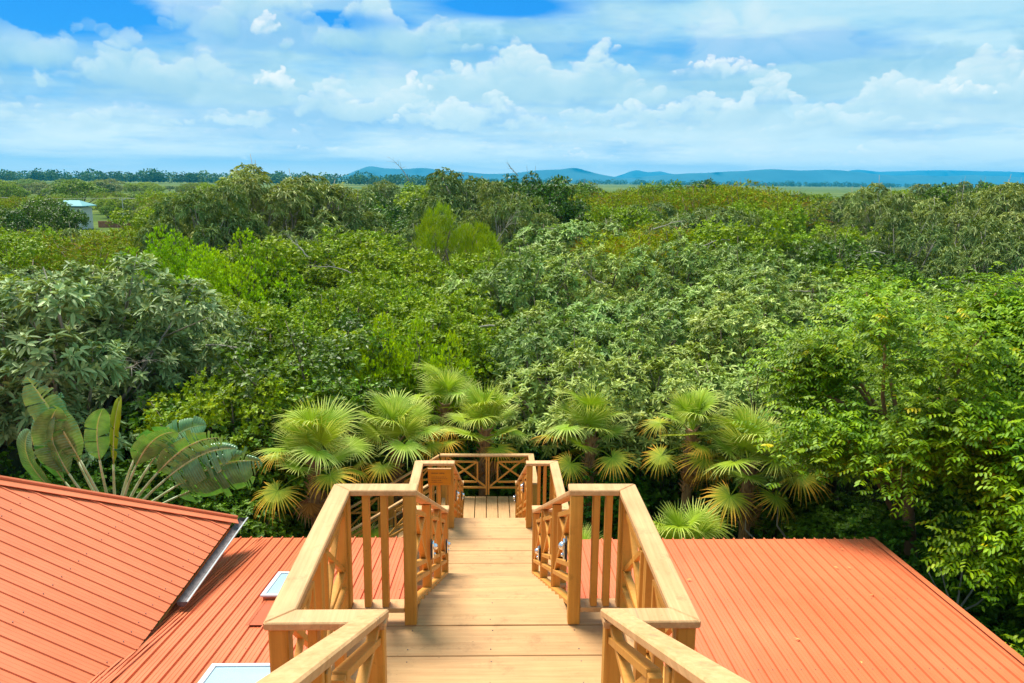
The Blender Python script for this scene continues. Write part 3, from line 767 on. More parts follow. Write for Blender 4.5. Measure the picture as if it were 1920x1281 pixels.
board_floor(3.70, 5.80, 6.35, -1.10, 1.07)
board_floor(9.85, 12.03, 4.28, -1.10, 1.07)
board_floor(16.20, 18.00, 2.19, -1.08, 1.05, 'y', 0.27)

# flights: going down away from the viewer; the first starts behind the viewer
FL = [((-0.6, 8.425), (3.70, 6.35)), ((5.80, 6.35), (9.85, 4.28)), ((12.03, 4.28), (16.20, 2.19))]
for (ya, za), (yb, zb) in FL:
    n = 12
    going = (yb - ya) / (n - 1)
    rise = (za - zb) / n
    for i in range(1, n):
        z = za - i * rise
        y = ya + (i - 1) * going
        m = SB()
        m.box(PL0 + .01, PR1 - .01, y - 0.012, y + going + 0.012, z - 0.04, z)
        m.build('tread', M['deck'], stair, bevel=0.009)
    m = SB()
    for xx in (PL0 + .012, PR1 - .052):
        q = []
        for y, z in ((ya - .02, za - rise - .05), (yb, zb - .06)):
            q.append((y, z))
        (y0, z0), (y1, z1) = q
        m.hexa([(xx, y0, z0 - .24), (xx + .04, y0, z0 - .24), (xx + .04, y1, z1 - .24), (xx, y1, z1 - .24),
                (xx, y0, z0), (xx + .04, y0, z0), (xx + .04, y1, z1), (xx, y1, z1)])
    m.build('stringer', M['post'], stair)
for (y0, y1, z) in RUN0:                    # joists and legs under the landings
    m = SB()
    for xx in (-1.09, 1.02):
        m.box(xx, xx + .05, y0 + .05, y1 + .2 if z > 3 else y1 - .05, z - .24, z - .041)
    for yy in (y0 + .06, y1 - .1):
        m.box(-1.04, 1.02, yy, yy + .05, z - .24, z - .041)
    m.build('joist_frame', M['post'], stair)
    for xx in (-1.0, .87):
        for yy in (y0 + .12, y1 - .25):
            m = SB()
            m.box(xx, xx + .12, yy, yy + .12, 0, z - .242)
            m.build('support_post', M['post'], stair)


def post(x0, x1, y0, y1, z0, z1, parent):
    m = SB()
    m.box(x0, x1, y0, y1, z0, z1)
    return m.build('post', M['post'], parent, bevel=0.008)


def baluster(x, y, z0, z1, parent, alongx=True):
    m = SB()
    a, b = (0.024, 0.044) if alongx else (0.044, 0.024)
    m.box(x - a, x + a, y - b, y + b, z0, z1)
    return m.build('baluster', M['lattice'], parent, bevel=0.004)


def lattice(P0, P1, z0, z1, h, parent, flip=False, vflip=False, depth=0.072, th=0.038, endbars=(True, True)):
    """crossed timber panel from P0 to P1 (plan points); bottom heights z0, z1 at the two ends, height h"""
    P0, P1 = Vector((*P0, 0)), Vector((*P1, 0))
    d = (P1 - P0).normalized()
    side = Vector((-d.y, d.x, 0))
    m = SB()

    def Q(s, t):
        if flip:
            s = 1 - s
        if vflip:
            t = 1 - t
        p = P0.lerp(P1, s)
        return Vector((p.x, p.y, z0 + (z1 - z0) * s + t * h))
    L = (P1 - P0).length
    e = th / 2 / L
    k = [0]

    def B(a, b, dd=depth, t=th):
        k[0] += 1
        m.bar(Q(*a), Q(*b), dd - 0.0045 * k[0], t, side)
    B((e, 0), (e, 1), depth)
    B((1 - e, 0), (1 - e, 1), depth)
    B((0.02, .19), (.98, .19))
    B((0.02, .34), (.74, .34))
    B((0.02, .86), (.74, .86))
    B((.76, .34), (.76, .86))
    B((.03, .985), (.97, .20))
    B((.04, .36), (.74, .85))
    return m.build('lattice_panel', M['lattice'], parent, bevel=0.003)


def cap(pts, width=0.14, name='railing'):
    """mitred flat cap rail; pts = outer-edge plan polyline with z top; inner side given by offset sign"""
    m = SB()
    for (a, b, c, d) in pts:          # four plan corners, with z: (x,y,z)
        top = [a, b, c, d]
        m.hexa([(p[0], p[1], p[2] - CT) for p in top] + [tuple(p) for p in top])
    return m


W = 0.135


def landing_rails(y0, y1, z, left_open=False, far=False):
    zt = z + RH
    out = []
    for sgn in (-1, 1):
        xo = XL if sgn < 0 else XR
        xi = xo + W * -sgn
        xp_in = (PL1 + .012) if sgn < 0 else (PR0 - .012)     # inner end of the near/far caps
        bl = lambda *p: p if sgn > 0 else p[::-1]

        def quad(a, b, c, d):
            return (a, b, c, d) if sgn > 0 else (b, a, d, c)
        m = SB()
        Z = zt
        # near cap, mitred at the outer corner
        near = [(xp_in, y0, Z), (xo, y0, Z), (xi, y0 + W, Z), (xp_in, y0 + W, Z)]
        sidec = [(xo, y0 + .0015, Z + .0006), (xo, y1 - .0015, Z + .0006), (xi, y1 - W - .0015, Z + .0006), (xi, y0 + W + .0015, Z + .0006)]
        farc = [(xo, y1, Z), (xp_in, y1, Z), (xp_in, y1 - W, Z), (xi, y1 - W, Z)]
        caps = [near]
        if not (left_open and sgn < 0):
            caps.append(sidec)
        if far:
            if sgn < 0:
                caps.append([(XL, y1, Z), (XR, y1, Z), (XR - W, y1 - W, Z), (XL + W, y1 - W, Z)])
                if left_open:
                    caps[-1] = [(XL, y1, Z), (XR, y1, Z), (XR - W, y1 - W, Z), (XL, y1 - W, Z)]
        else:
            caps.append(farc)
        for q in caps:
            ar = sum(q[i][0] * q[(i + 1) % 4][1] - q[(i + 1) % 4][0] * q[i][1] for i in range(4))
            if ar < 0:
                q = q[::-1]
            m.hexa([(p[0], p[1], p[2] - CT) for p in q] + [tuple(p) for p in q])
        rail = m.build('railing', M['cap'], stair, bevel=0.007)
        out.append(rail)
        zc = zt - CT - 0.001
        # posts
        ins = 0.018
        cx0, cx1 = sorted((xo - sgn * ins, xo - sgn * (ins + .10)))
        post(cx0, cx1, y0 + ins, y0 + ins + .10, z - .2, zc, rail)
        post(cx0, cx1, y1 - ins - .10, y1 - ins, z - .2, zc, rail)
        px0, px1 = (PL0, PL1) if sgn < 0 else (PR0, PR1)
        post(px0, px1, y0 + .02, y0 + .11, z + .001, zc, rail)
        if not far:
            post(px0, px1, y1 - .13, y1 - .04, z + .001, zc, rail)
        # perpendicular panels: flat bottom rail with balusters
        for yy, do in ((y0 + .068, True), (y1 - .068, not far)):
            if not do:
                continue
            a, b = sorted((cx1 if sgn < 0 else cx0, px0 if sgn < 0 else px1))
            m = SB()
            m.box(a + .001, b - .001, yy - .055, yy + .055, z + .10, z + .14)
            m.build('bottom_rail', M['cap'], rail, bevel=0.004)
            nb = 2
            for i in range(nb):
                fx = a + (b - a) * (i + 1) / (nb + 1) + (0.01 if sgn > 0 else -.01)
                baluster(fx, yy, z + .141, zc, rail)
        # side panels
        xs = xo - sgn * .068
        if not (left_open and sgn < 0):
            ya, yb = y0 + .12, y1 - .12
            ym = (ya + yb) / 2
            m = SB()
            m.box(xs - .05, xs + .05, ya + .001, yb - .001, z + .10, z + .14)
            m.build('bottom_rail', M['cap'], rail, bevel=0.004)
            lattice((xs, ya), (xs, ym - .002), z + .141, z + .141, zc - z - .145, rail, flip=False)
            lattice((xs, ym + .002), (xs, yb), z + .141, z + .141, zc - z - .145, rail, flip=True)
        if far and sgn < 0:
            for k, (a, b) in enumerate(((XL + .14, -.008), (.008, XR - .14))):
                lattice((a, y1 - .068), (b, y1 - .068), z + .06, z + .06, zc - z - .064, rail, flip=(k == 0) ^ True if False else False if k == 0 else True)
    return out


landing_rails(*RUN0[0])
landing_rails(*RUN0[1])
landing_rails(*RUN0[2], left_open=True, far=True)


def flight_rail(x, ya, yb, za, zb, n, w=0.105):
    """sloped handrail; za, zb = cap top heights at ya, yb"""
    m = SB()
    m.hexa([(x - w / 2, ya, za - CT), (x + w / 2, ya, za - CT), (x + w / 2, yb, zb - CT), (x - w / 2, yb, zb - CT),
            (x - w / 2, ya, za), (x + w / 2, ya, za), (x + w / 2, yb, zb), (x - w / 2, yb, zb)])
    rail = m.build('railing', M['cap'], stair, bevel=0.008)
    sl = (zb - za) / (yb - ya)
    h = .80
    m = SB()
    zb0, zb1 = za - CT - h - .035, zb - CT - h - .035
    m.hexa([(x - .045, ya, zb0 - .04), (x + .045, ya, zb0 - .04), (x + .045, yb, zb1 - .04), (x - .045, yb, zb1 - .04),
            (x - .045, ya, zb0), (x + .045, ya, zb0), (x + .045, yb, zb1), (x - .045, yb, zb1)])
    m.build('bottom_rail', M['lattice'], rail, bevel=0.003)
    L = (yb - ya) / n
    for i in range(n):
        a, b = ya + i * L + (.03 if i else .004), ya + (i + 1) * L - (.03 if i < n - 1 else .004)
        lattice((x, a), (x, b), za + sl * (a - ya) - CT - h - .033, za + sl * (b - ya) - CT - h - .033, h + .031, rail, flip=bool(i % 2), depth=.082)
        if i:
            y = ya + i * L
            zz = za + sl * (y - ya)
            m = SB()
            m.box(x - .043, x + .043, y - .027, y + .027, zz - CT - h - .22, zz - CT - .012)
            m.build('post', M['post'], rail, bevel=0.004)
    return rail


XFL, XFR = -.565, .65
sl = -2.07 / 4.47
for x in (XFL, XFR):
    z1 = RUN0[0][2] + RH + .004
    flight_rail(x, 1.0, 3.775, z1 - sl * 2.775, z1, 2, .115)
    for (a, b) in ((0, 1), (1, 2)):
        ya, yb = RUN0[a][1] - .042, RUN0[b][0] + .018
        flight_rail(x, ya, yb, RUN0[a][2] + RH - .035, RUN0[b][2] + RH - .02, 3)

m = SB()
rs = random.Random(3)
for (y0, y1, z) in ((3.70, 5.80, 6.35), (9.85, 12.03, 4.28)):
    y = y1
    while y > y0 + .1:
        for x in (-1.0, -.56, .035, .64, .98):
            for dy in (-.07, -.31):
                xx, yy = x + rs.uniform(-.015, .015), y + dy
                if yy > y0:
                    m.box(xx, xx + .008, yy, yy + .008, z - .002, z + .0028)
        y -= .39
for (ya, za), (yb, zb) in FL:
    going, rise = (yb - ya) / 11, (za - zb) / 12
    for i in range(1, 12):
        for x in (-.54, .035, .62):
            xx, yy = x + rs.uniform(-.012, .012), ya + (i - .5) * going
            m.box(xx, xx + .008, yy, yy + .008, za - i * rise - .002, za - i * rise + .0016)
m.build('nail_heads', M['gutter'], stair, bevel=0)['kind'] = 'stuff'

# the last flight turns left, down to a low platform
m4 = .62
for yy in (16.27, 17.93):
    m = SB()
    xa, xb = -1.14, -3.45
    za = RUN0[2][2] + RH
    zb = za + m4 * (xb - xa)
    h = .8
    for z_off, t in ((0, CT), (-.85, .04)):
        m.hexa([(xb, yy - .05, zb + z_off - t), (xa, yy - .05, za + z_off - t), (xa, yy + .05, za + z_off - t), (xb, yy + .05, zb + z_off - t),
                (xb, yy - .05, zb + z_off), (xa, yy - .05, za + z_off), (xa, yy + .05, za + z_off), (xb, yy + .05, zb + z_off)])
    rail = m.build('railing', M['cap'], stair, bevel=0.006)
    for i in range(2):
        a = xa + (xb - xa) * i / 2 - (.004 if i == 0 else .03)
        b = xa + (xb - xa) * (i + 1) / 2 + (.03 if i == 0 else .004)
        lattice((a, yy), (b, yy), za + m4 * (a - xa) - .848, za + m4 * (b - xa) - .848, .80, rail, flip=bool(i), depth=.075)
    post(-2.34, -2.25, yy - .043, yy + .043, za + m4 * (-2.3 + 1.14) - 1.1, za + m4 * (-2.3 + 1.14) - CT - .03, rail)
    post(-3.53, -3.44, yy - .045, yy + .045, 0.0, zb + .02, rail)
for i in range(1, 8):
    m = SB()
    x1 = -1.12 - (i - 1) * .30
    z = 2.19 - i * .182
    m.box(x1 - .31, x1, 16.33, 17.86, z - .04, z)
    m.build('tread', M['deck'], stair)
m = SB()
m.box(-5.05, -3.23, 14.6, 18.0, .60, .66)
m.build('deck', M['deck'], stair)
m = SB()
m.box(-5.06, -4.94, 14.62, 17.98, 1.715, 1.76)
low = m.build('railing', M['cap'], stair)
y = 14.7
while y < 17.95:
    m = SB()
    m.box(-5.022, -4.978, y - .018, y + .018, .662, 1.714)
    m.build('baluster', M['lattice'], low, bevel=0)
    y += .12
for yy in (14.64, 17.9):
    post(-5.045, -4.955, yy, yy + .07, 0, 1.713, low)

# sign board on the far left rail of the second landing
sg = empty('sign_board', (-.735, 11.575, 5.02))
tag(sg, 'small orange wooden notice board with faint lettering fixed on the second landing rail', 'sign')
m = MB()
m.box(-.175, .175, -.012, .012, 0, .255)
m.build('board', M['sign'], sg, bevel=.004)
m = MB()
m.box(-.178, .178, -.016, .016, .2555, .268)
m.build('top_trim', M['cap'], sg)
rr = random.Random(4)
m = MB()
x = -.125
for k in range(17):          # a line of worn capitals, too worn to be read
    w = rr.uniform(.006, .012)
    hh = .020
    if k in (6, 9):
        x += .009
        continue
    m.box(x, x + .0028, -.0150, -.0122, .182, .182 + hh)
    if k % 2:
        m.box(x + w - .0028, x + w, -.0150, -.0122, .182, .182 + hh)
    if k % 3 != 1:
        m.box(x + .0028, x + w - .0028, -.0148, -.0122, .182 + hh - .0032, .182 + hh)
    if k % 3 != 2:
        m.box(x + .0028, x + w - .0028, -.0148, -.0122, .182 + .009, .182 + .012)
    x += w + .0045
m.build('lettering', M['text'], sg, bevel=0)
m = MB()
for row, (zz, x0, x1) in enumerate(((.128, -.12, .10), (.100, -.12, .12), (.072, -.12, .02), (.046, -.12, .05))):
    x = x0
    while x < x1:
        w = rr.uniform(.003, .012)
        m.box(x, x + w, -.0142, -.0122, zz, zz + rr.choice((.006, .008, .010)))
        x += w + rr.choice((.003, .003, .007))
m.build('lettering', M['text'], sg, bevel=0)

# small chrome rail lights
LAMPS = [(-1, 6.87, 6.25, 'small chrome light on the left handrail of the middle flight, upper one'),
         (-1, 9.35, 5.08, 'small chrome light near the lower end of the middle flight, left handrail'),
         (1, 5.62, 6.86, 'small chrome light beside the right post of the first landing'),
         (1, 8.43, 5.44, 'small chrome light low on the middle flight, right handrail'),
         (-1, 12.38, 4.52, 'small chrome light on left handrail of the farthest flight, upper one'),
         (-1, 15.0, 3.43, 'small chrome light at lower left end of the farthest flight'),
         (1, 12.47, 4.62, 'small chrome light on right handrail of the farthest flight, upper one'),
         (1, 15.9, 3.0, 'small chrome light at lower right end of the farthest flight')]
for s_, y, z, lab in LAMPS:
    xx = XFL + .0425 if s_ < 0 else XFR - .0425
    o = empty('rail_light', (xx, y, z))
    tag(o, lab, 'light', 'small lights on the stair handrails')
    k = -s_
    m = MB()
    m.box(*sorted((.001 * k, .012 * k)), -.042, .042, -.085, .085)
    m.build('back_plate', M['black'], o, bevel=.003)
    m = MB()
    m.box(*sorted((.0125 * k, .030 * k)), -.036, .036, -.078, .078)
    m.build('housing', M['chrome'], o, bevel=.01)
    m = MB()
    P = []
    for i in range(7):
        a = i / 6 * math.pi / 2
        P.append(((.0305 + .038 * math.sin(a)) * k, .033 * math.cos(a) + .0008))
    m.tube([(p[0], 0, .028) for p in P], [p[1] for p in P], 12)
    m.tube([(.0305 * k, 0, -.046), (.046 * k, 0, -.046)], [.016, .012], 10)
    m.build('lamp_dome', M['chrome'], o, smooth=True)

# ------------------------------------------------------------------ building with coral metal roofs
bld = empty('metal_roofed_building', (0, 6, 0))
tag(bld, 'low building under coral ribbed metal roofs on both sides of the staircase', 'building')
B0 = Vector((0, 6, 0))


class BB(MB):
    def build(s, name, mat, parent=None, smooth=False, bevel=0.0, label=None):
        s.v = [(a - B0.x, b - B0.y, c) for a, b, c in s.v]
        o = MB.build(s, name, mat, parent or bld, smooth, bevel)
        if label:
            o['label'] = label
        return o


def profile(x0, x1, pitch, rib_h=0.022):
    """trapezoid ribs with two low stiffening pleats between"""
    pts = []
    n = int(round((x1 - x0) / pitch))
    for i in range(n):
        a = x0 + i * pitch
        for f, h in ((0, 0), (.08, 0), (.105, 1), (.20, 1), (.225, 0), (.46, 0), (.48, .16), (.52, .16), (.54, 0), (.74, 0), (.76, .16), (.80, .16), (.82, 0)):
            pts.append((a + f * pitch, h * rib_h))
    pts.append((x1, 0))
    return pts


def low_roof(x0, x1, ya, yb, zf, label):
    P = profile(x0, x1, 0.19, 0.032)
    V, F = [], []
    n = len(P)
    for y in (ya, yb):
        for x, h in P:
            V.append((x, y, zf(y) + h))
    for x, h in P:
        V.append((x, yb, zf(yb) - .02))
    for i in range(n - 1):
        F.append((i, i + 1, n + i + 1, n + i))
        F.append((n + i, n + i + 1, 2 * n + i + 1, 2 * n + i))
    m = BB()
    m.add(V, F)
    return m.build('roof', M['roof'], label=label)


zfL = lambda y: 3.10 + .145 * (13.80 - y)
zfR = lambda y: 3.10 + .056 * (13.72 - y)
low_roof(-7.6, .0, -2.0, 13.82, zfL, 'lower coral roof left of and beneath the stairs')
low_roof(.0, 7.22, -2.0, 13.72, zfR, 'flatter coral roof on the right of the stairs')
m = BB()   # closing face between the two lower roofs, hidden under the stairs
m.add([(0.001, -2, zfR(-2)), (0.001, 13.7, zfR(13.7) - .01), (0.001, 13.7, zfL(13.7)), (0.001, -2, zfL(-2))], [(0, 1, 2, 3)])
m.build('flashing', M['roof'])
m = BB()   # rake trim and fascias
z0, z1 = zfR(-2), zfR(13.72)
m.hexa([(7.221, -2, z0 - .16), (7.25, -2, z0 - .16), (7.25, 13.74, z1 - .16), (7.221, 13.74, z1 - .16),
        (7.221, -2, z0 + .030), (7.25, -2, z0 + .030), (7.25, 13.74, z1 + .030), (7.221, 13.74, z1 + .030)])
m.hexa([(7.14, -2, z0 + .030), (7.2205, -2, z0 + .030), (7.2205, 13.735, z1 + .030), (7.14, 13.735, z1 + .030),
        (7.14, -2, z0 + .034), (7.2205, -2, z0 + .034), (7.2205, 13.735, z1 + .034), (7.14, 13.735, z1 + .034)])
m.build('rake_trim', M['roof'])
m = BB()
m.box(.03, 7.2, 13.60, 13.64, 2.90, 3.07)
m.box(-7.5, -.03, 13.68, 13.72, 2.90, 3.07)
m.build('fascia', M['fascia'])
m = BB()
m.box(-7.3, 6.9, -1.9, 13.3, 0, 2.92)
m.build('wall', M['wall'])
rr = random.Random(9)
m = BB()   # rows of screw heads
for y in (1.5, 3.4, 5.3, 7.3, 9.3, 11.3, 13.3):
    for i in range(36):
        x = .02 + i * .19 + .12
        if rr.random() < .8:
            m.box(x, x + .012, y, y + .012, zfR(y) + .001, zfR(y) + .007)
    for i in range(24):
        x = -4.5 + i * .19 + .12
        if rr.random() < .8 and x < 0:
            m.box(x, x + .012, y - .1, y - .088, zfL(y - .1) + .001, zfL(y - .1) + .007)
m.build('screw_heads', M['gutter'])['kind'] = 'stuff'

# main hipped roof on the left: eave along x = -4.37
EX, EZ, SM, HT = -4.37, 3.80, .51, .644
EY = 13.06
P = profile(-3.0, EY, 0.22, 0.017)
P = [((EY - 3.0 + -(EY - 3.0)) + q[0], q[1]) for q in P]
V, F = [], []
for y, h in P:
    xe = max(-10.2, EX - (EY - y) / HT)
    V.append((EX, y, EZ + h))
    V.append((xe, y, EZ + SM * (EX - xe) + h))
for i in range(len(P) - 1):
    F.append((2 * i, 2 * i + 2, 2 * i + 3, 2 * i + 1))
m = BB()
m.add(V, F)
m.build('roof', M['roofx'], label='big hipped coral roof with ribs running down to the gutter')
# the face beyond the hip
hx = -10.2
hy = EY - (EX - hx) * HT
m = BB()
m.add([(EX, EY, EZ), (hx, hy, EZ + SM * (EX - hx)), (hx - 3, hy, EZ + SM * (EX - hx)), (hx - 3, EY + .4, EZ)], [(0, 1, 2, 3)])
m.build('roof', M['roofx'])
# hip cap
m = BB()
a = Vector((EX + .02, EY + .03, EZ + .035))
b = Vector((hx, hy, EZ + SM * (EX - hx) + .04))
d = (b - a).normalized()
nrm = Vector((SM, 0, 1)).normalized()
side = d.cross(nrm).normalized()
if side.y > 0:
    side = -side
m.hexa([a - nrm * .01, b - nrm * .01, b - nrm * .01 + side * .20, a - nrm * .01 + side * .20,
        a + nrm * .0, b + nrm * .0, b + nrm * .0 + side * .20, a + nrm * .0 + side * .20][0:8])
m.tube([a + side * .03 + nrm * .01, b + side * .03 + nrm * .01], .032, 8)
o2 = -side
m.hexa([a - nrm * .012, b - nrm * .012, b + o2 * .16 - nrm * .11, a + o2 * .16 - nrm * .11,
        a, b, b + o2 * .16 - nrm * .10, a + o2 * .16 - nrm * .10])
m.build('hip_cap', M['roof'])
m = BB()   # screws on the big roof
for x in (-4.55, -5.6, -6.7, -7.8):
    y = EY - .15
    while y > 6:
        if y < EY - HT * (EX - x) - .3 and rr.random() < .85:
            z = EZ + SM * (EX - x)
            m.box(x, x + .012, y, y + .012, z + .002, z + .010)
        y -= .22
m.build('screw_heads', M['gutter'])['kind'] = 'stuff'
# wall and soffit below that eave, valley flashing
m = BB()
m.box(-7.4, -4.78, 9.3, 12.8, 2.9, 3.66)
m.build('wall', M['fascia'])
m = BB()
m.box(-7.4, -4.42, 8.9, 12.95, 3.67, 3.70)
m.build('soffit', M['fascia'])
m = BB()
for k in range(5):                     # pleated valley flashing lying beside the eave
    xa = -4.22 + k * .055
    for (ya, yb) in ((7.0, 13.75),):
        xo = -.42 * 0
        z_a, z_b = zfL(ya) + .028 + .004 * (k % 2), zfL(yb) + .028 + .004 * (k % 2)
        sh = (-1.35 if ya < 9 else 0)
        m.hexa([(xa - .42, ya, z_a - .004), (xa - .39, ya, z_a - .004), (xa + .03, yb, z_b - .004), (xa, yb, z_b - .004),
                (xa - .42, ya, z_a), (xa - .39, ya, z_a), (xa + .03, yb, z_b), (xa, yb, z_b)])
m.build('flashing', M['roof'])
# gutter: open half-round trough
m = BB()
gx, gz, gr = EX + .095, EZ - .035, .075
V, F = [], []
ys = (10.36, 13.22)
n = 9
for rr_ in (gr, gr - .008):
    for y in ys:
        for k in range(n):
            t = math.pi + math.pi * k / (n - 1)
            V.append((gx + rr_ * math.cos(t), y, gz + rr_ * math.sin(t)))
for k in range(n - 1):
    F.append((k, k + 1, n + k + 1, n + k))
    F.append((2 * n + k, 3 * n + k, 3 * n + k + 1, 2 * n + k + 1))
m.add(V, F)
for e, y in enumerate(ys):
    q = [(gx + gr * math.cos(math.pi + math.pi * k / (n - 1)), y, gz + gr * math.sin(math.pi + math.pi * k / (n - 1))) for k in range(n)]
    m.add(q, [tuple(range(n))])
gut = m.build('gutter', M['gutter'], smooth=False)
m = MB()
m.box(gx + gr - .012, gx + gr + .012, ys[0] - B0.y, ys[1] - B0.y, gz - .012, gz + .006)
m.build('rim', M['gutterrim'], gut)

# skylights


def skylight(x0, x1, ya, yb, lab):
    m = BB()
    def H(e, za, zb):
        return [(x0 + e, ya + e, zfL(ya) + za), (x1 - e, ya + e, zfL(ya) + za), (x1 - e, yb - e, zfL(yb) + za), (x0 + e, yb - e, zfL(yb) + za),
                (x0 + e, ya + e, zfL(ya) + zb), (x1 - e, ya + e, zfL(ya) + zb), (x1 - e, yb - e, zfL(yb) + zb), (x0 + e, yb - e, zfL(yb) + zb)]
    m.hexa(H(.03, .0, .075))
    curb = m.build('skylight_curb', M['roof'])
    m = BB()
    w = .065
    for (a0, a1, b0, b1) in ((x0, x1, ya, ya + w), (x0, x1, yb - w, yb), (x0, x0 + w, ya + w + .0005, yb - w - .0005), (x1 - w, x1, ya + w + .0005, yb - w - .0005)):
        m.hexa([(a0, b0, zfL(b0) + .076), (a1, b0, zfL(b0) + .076), (a1, b1, zfL(b1) + .076), (a0, b1, zfL(b1) + .076),
                (a0, b0, zfL(b0) + .108), (a1, b0, zfL(b0) + .108), (a1, b1, zfL(b1) + .108), (a0, b1, zfL(b1) + .108)])
    fr = m.build('skylight', M['white'], label=lab, bevel=.004)
    # shallow domed pane
    V, F = [], []
    n = 12
    for j in range(n + 1):
        for i in range(n + 1):
            u, v = i / n, j / n
            x = x0 + w + (x1 - x0 - 2 * w) * u
            y = ya + w + (yb - ya - 2 * w) * v
            d = min(u, 1 - u, v, 1 - v)
            V.append((x, y - B0.y, zfL(y) + .090 + .025 * (1 - max(0, 1 - d * 3.2) ** 2)))
    for j in range(n):
        for i in range(n):
            a = j * (n + 1) + i
            F.append((a, a + 1, a + n + 2, a + n + 1))
    mm = MB()
    mm.add(V, F)
    mm.build('pane', M['glass'], fr, smooth=True)


skylight(-3.30, -2.45, 10.74, 11.74, 'small white framed skylight beside the first landing')
skylight(-3.25, -2.00, 7.25, 8.60, 'larger white framed skylight at the bottom left of the stairs')
m = BB()
m.hexa([(-3.24, 9.86, zfL(9.86) + .0275), (-2.5, 9.86, zfL(9.86) + .0275), (-2.5, 10.76, zfL(10.76) + .0275), (-3.24, 10.76, zfL(10.76) + .0275),
        (-3.24, 9.86, zfL(9.86) + .032), (-2.5, 9.86, zfL(9.86) + .032), (-2.5, 10.76, zfL(10.76) + .032), (-3.24, 10.76, zfL(10.76) + .032)])
M['patch'] = roof_mat('newer_metal_sheet', (0.50, 0.10, 0.030), 1)
m.build('patch_sheet', M['patch'])

# fallen leaves on the right roof
rr = random.Random(21)
m = MB()
for i in range(13):
    x, y = rr.uniform(2.2, 7.0), (13.5 - abs(rr.gauss(0, 1.6)))
    if y < 4:
        y = 12
    a = rr.uniform(0, 6.28)
    l, w = rr.uniform(.025, .05), rr.uniform(.012, .02)
    z = zfR(y) + .030
    c, s = math.cos(a), math.sin(a)
    m.add([(x - c * l, y - s * l, z), (x + s * w, y - c * w, z + .006), (x + c * l, y + s * l, z + .002), (x - s * w, y + c * w, z + .008)], [(0, 1, 2, 3)])
M['litter'] = plain('dry_fallen_leaf', (0.55, 0.33, 0.08), .7, 0, .3, 30)
tag(m.build('fallen_leaves', M['litter']), 'dry yellow leaves scattered over the right roof near its far edge', 'leaves', kind='stuff')

# ------------------------------------------------------------------ distant house, wall, utility pole
hs = empty('white_house', (-76.5, 151, 0))
tag(hs, 'white house with turquoise roof half hidden by a bush at far left', 'house')
m = MB()
m.box(-2.3, 2.3, -2.2, 2.2, 0, 4.0)
wl = m.build('wall', M['whitewall'], hs)
for x in (.7, 1.75, -1.2):
    m = MB()
    m.box(x, x + .42, -2.23, -2.19, 2.75, 3.55)
    m.build('window', M['darkhole'], hs)
m = MB()
m.add([(-3.2, -2.7, 4.16), (3.0, -2.7, 4.16), (3.0, 2.7, 4.16), (-3.2, 2.7, 4.16), (-3.2, -2.7, 4.3), (3.0, -2.7, 4.3), (3.0, 2.7, 4.3), (-3.2, 2.7, 4.3),
       (-1.4, 0, 5.25), (1.2, 0, 5.25)], [(3, 2, 1, 0), (0, 1, 5, 4), (1, 2, 6, 5), (2, 3, 7, 6), (3, 0, 4, 7), (4, 5, 9, 8), (5, 6, 9), (6, 7, 8, 9), (7, 4, 8)])
m.build('roof', M['cyanroof'], hs)
m = MB()
m.box(-3.0, 3.2, -.15, .15, 0, 1.15)
m.box(-3.05, 3.25, -.2, .2, 1.151, 1.22)
tag(m.build('brick_wall', M['brick'], loc=(-71.6, 156, 0)), 'low brown brick wall to the right of the white house', 'wall')
ul = empty('utility_pole', (-76.0, 170, 0))
tag(ul, 'pale concrete utility pole with short crossarm right of the white house', 'utility pole')
m = MB()
m.tube([(0, 0, 0), (0, 0, 5.35)], [.15, .10], 8)
m.build('pole', M['concrete'], ul)
m = MB()
m.box(-.62, .62, -.06, .06, 4.85, 4.97)
ca = m.build('crossarm', M['concrete'], ul)
for x in (-.56, -.05, .56):
    m = MB()
    m.tube([(x, 0, 4.97), (x, 0, 5.25)], [.06, .04], 6)
    m.build('insulator', M['whitewall'], ca)
for k, x in enumerate((-.56, .56)):
    m = MB()
    a, b = Vector((-76 + x - 42, 178, 5.3)), Vector((-76 + x, 170, 5.24))
    c = Vector((-76 + x + 55, 160, 5.4))
    pts = []
    for (p, q) in ((a, b), (b, c)):
        for i in range(13):
            t = i / 12
            w = p.lerp(q, t)
            w.z -= .9 * 4 * t * (1 - t) * .4
            pts.append(w)
    m.tube(pts, .022, 4)
    tag(m.build('power_line', M['concrete']), ('nearer' if k else 'farther') + ' thin cable strung through the top of the utility pole', 'cable', 'cables on the utility pole')

# ------------------------------------------------------------------ foliage


def unit(a):
    return a / np.maximum(np.linalg.norm(a, axis=-1, keepdims=True), 1e-9)


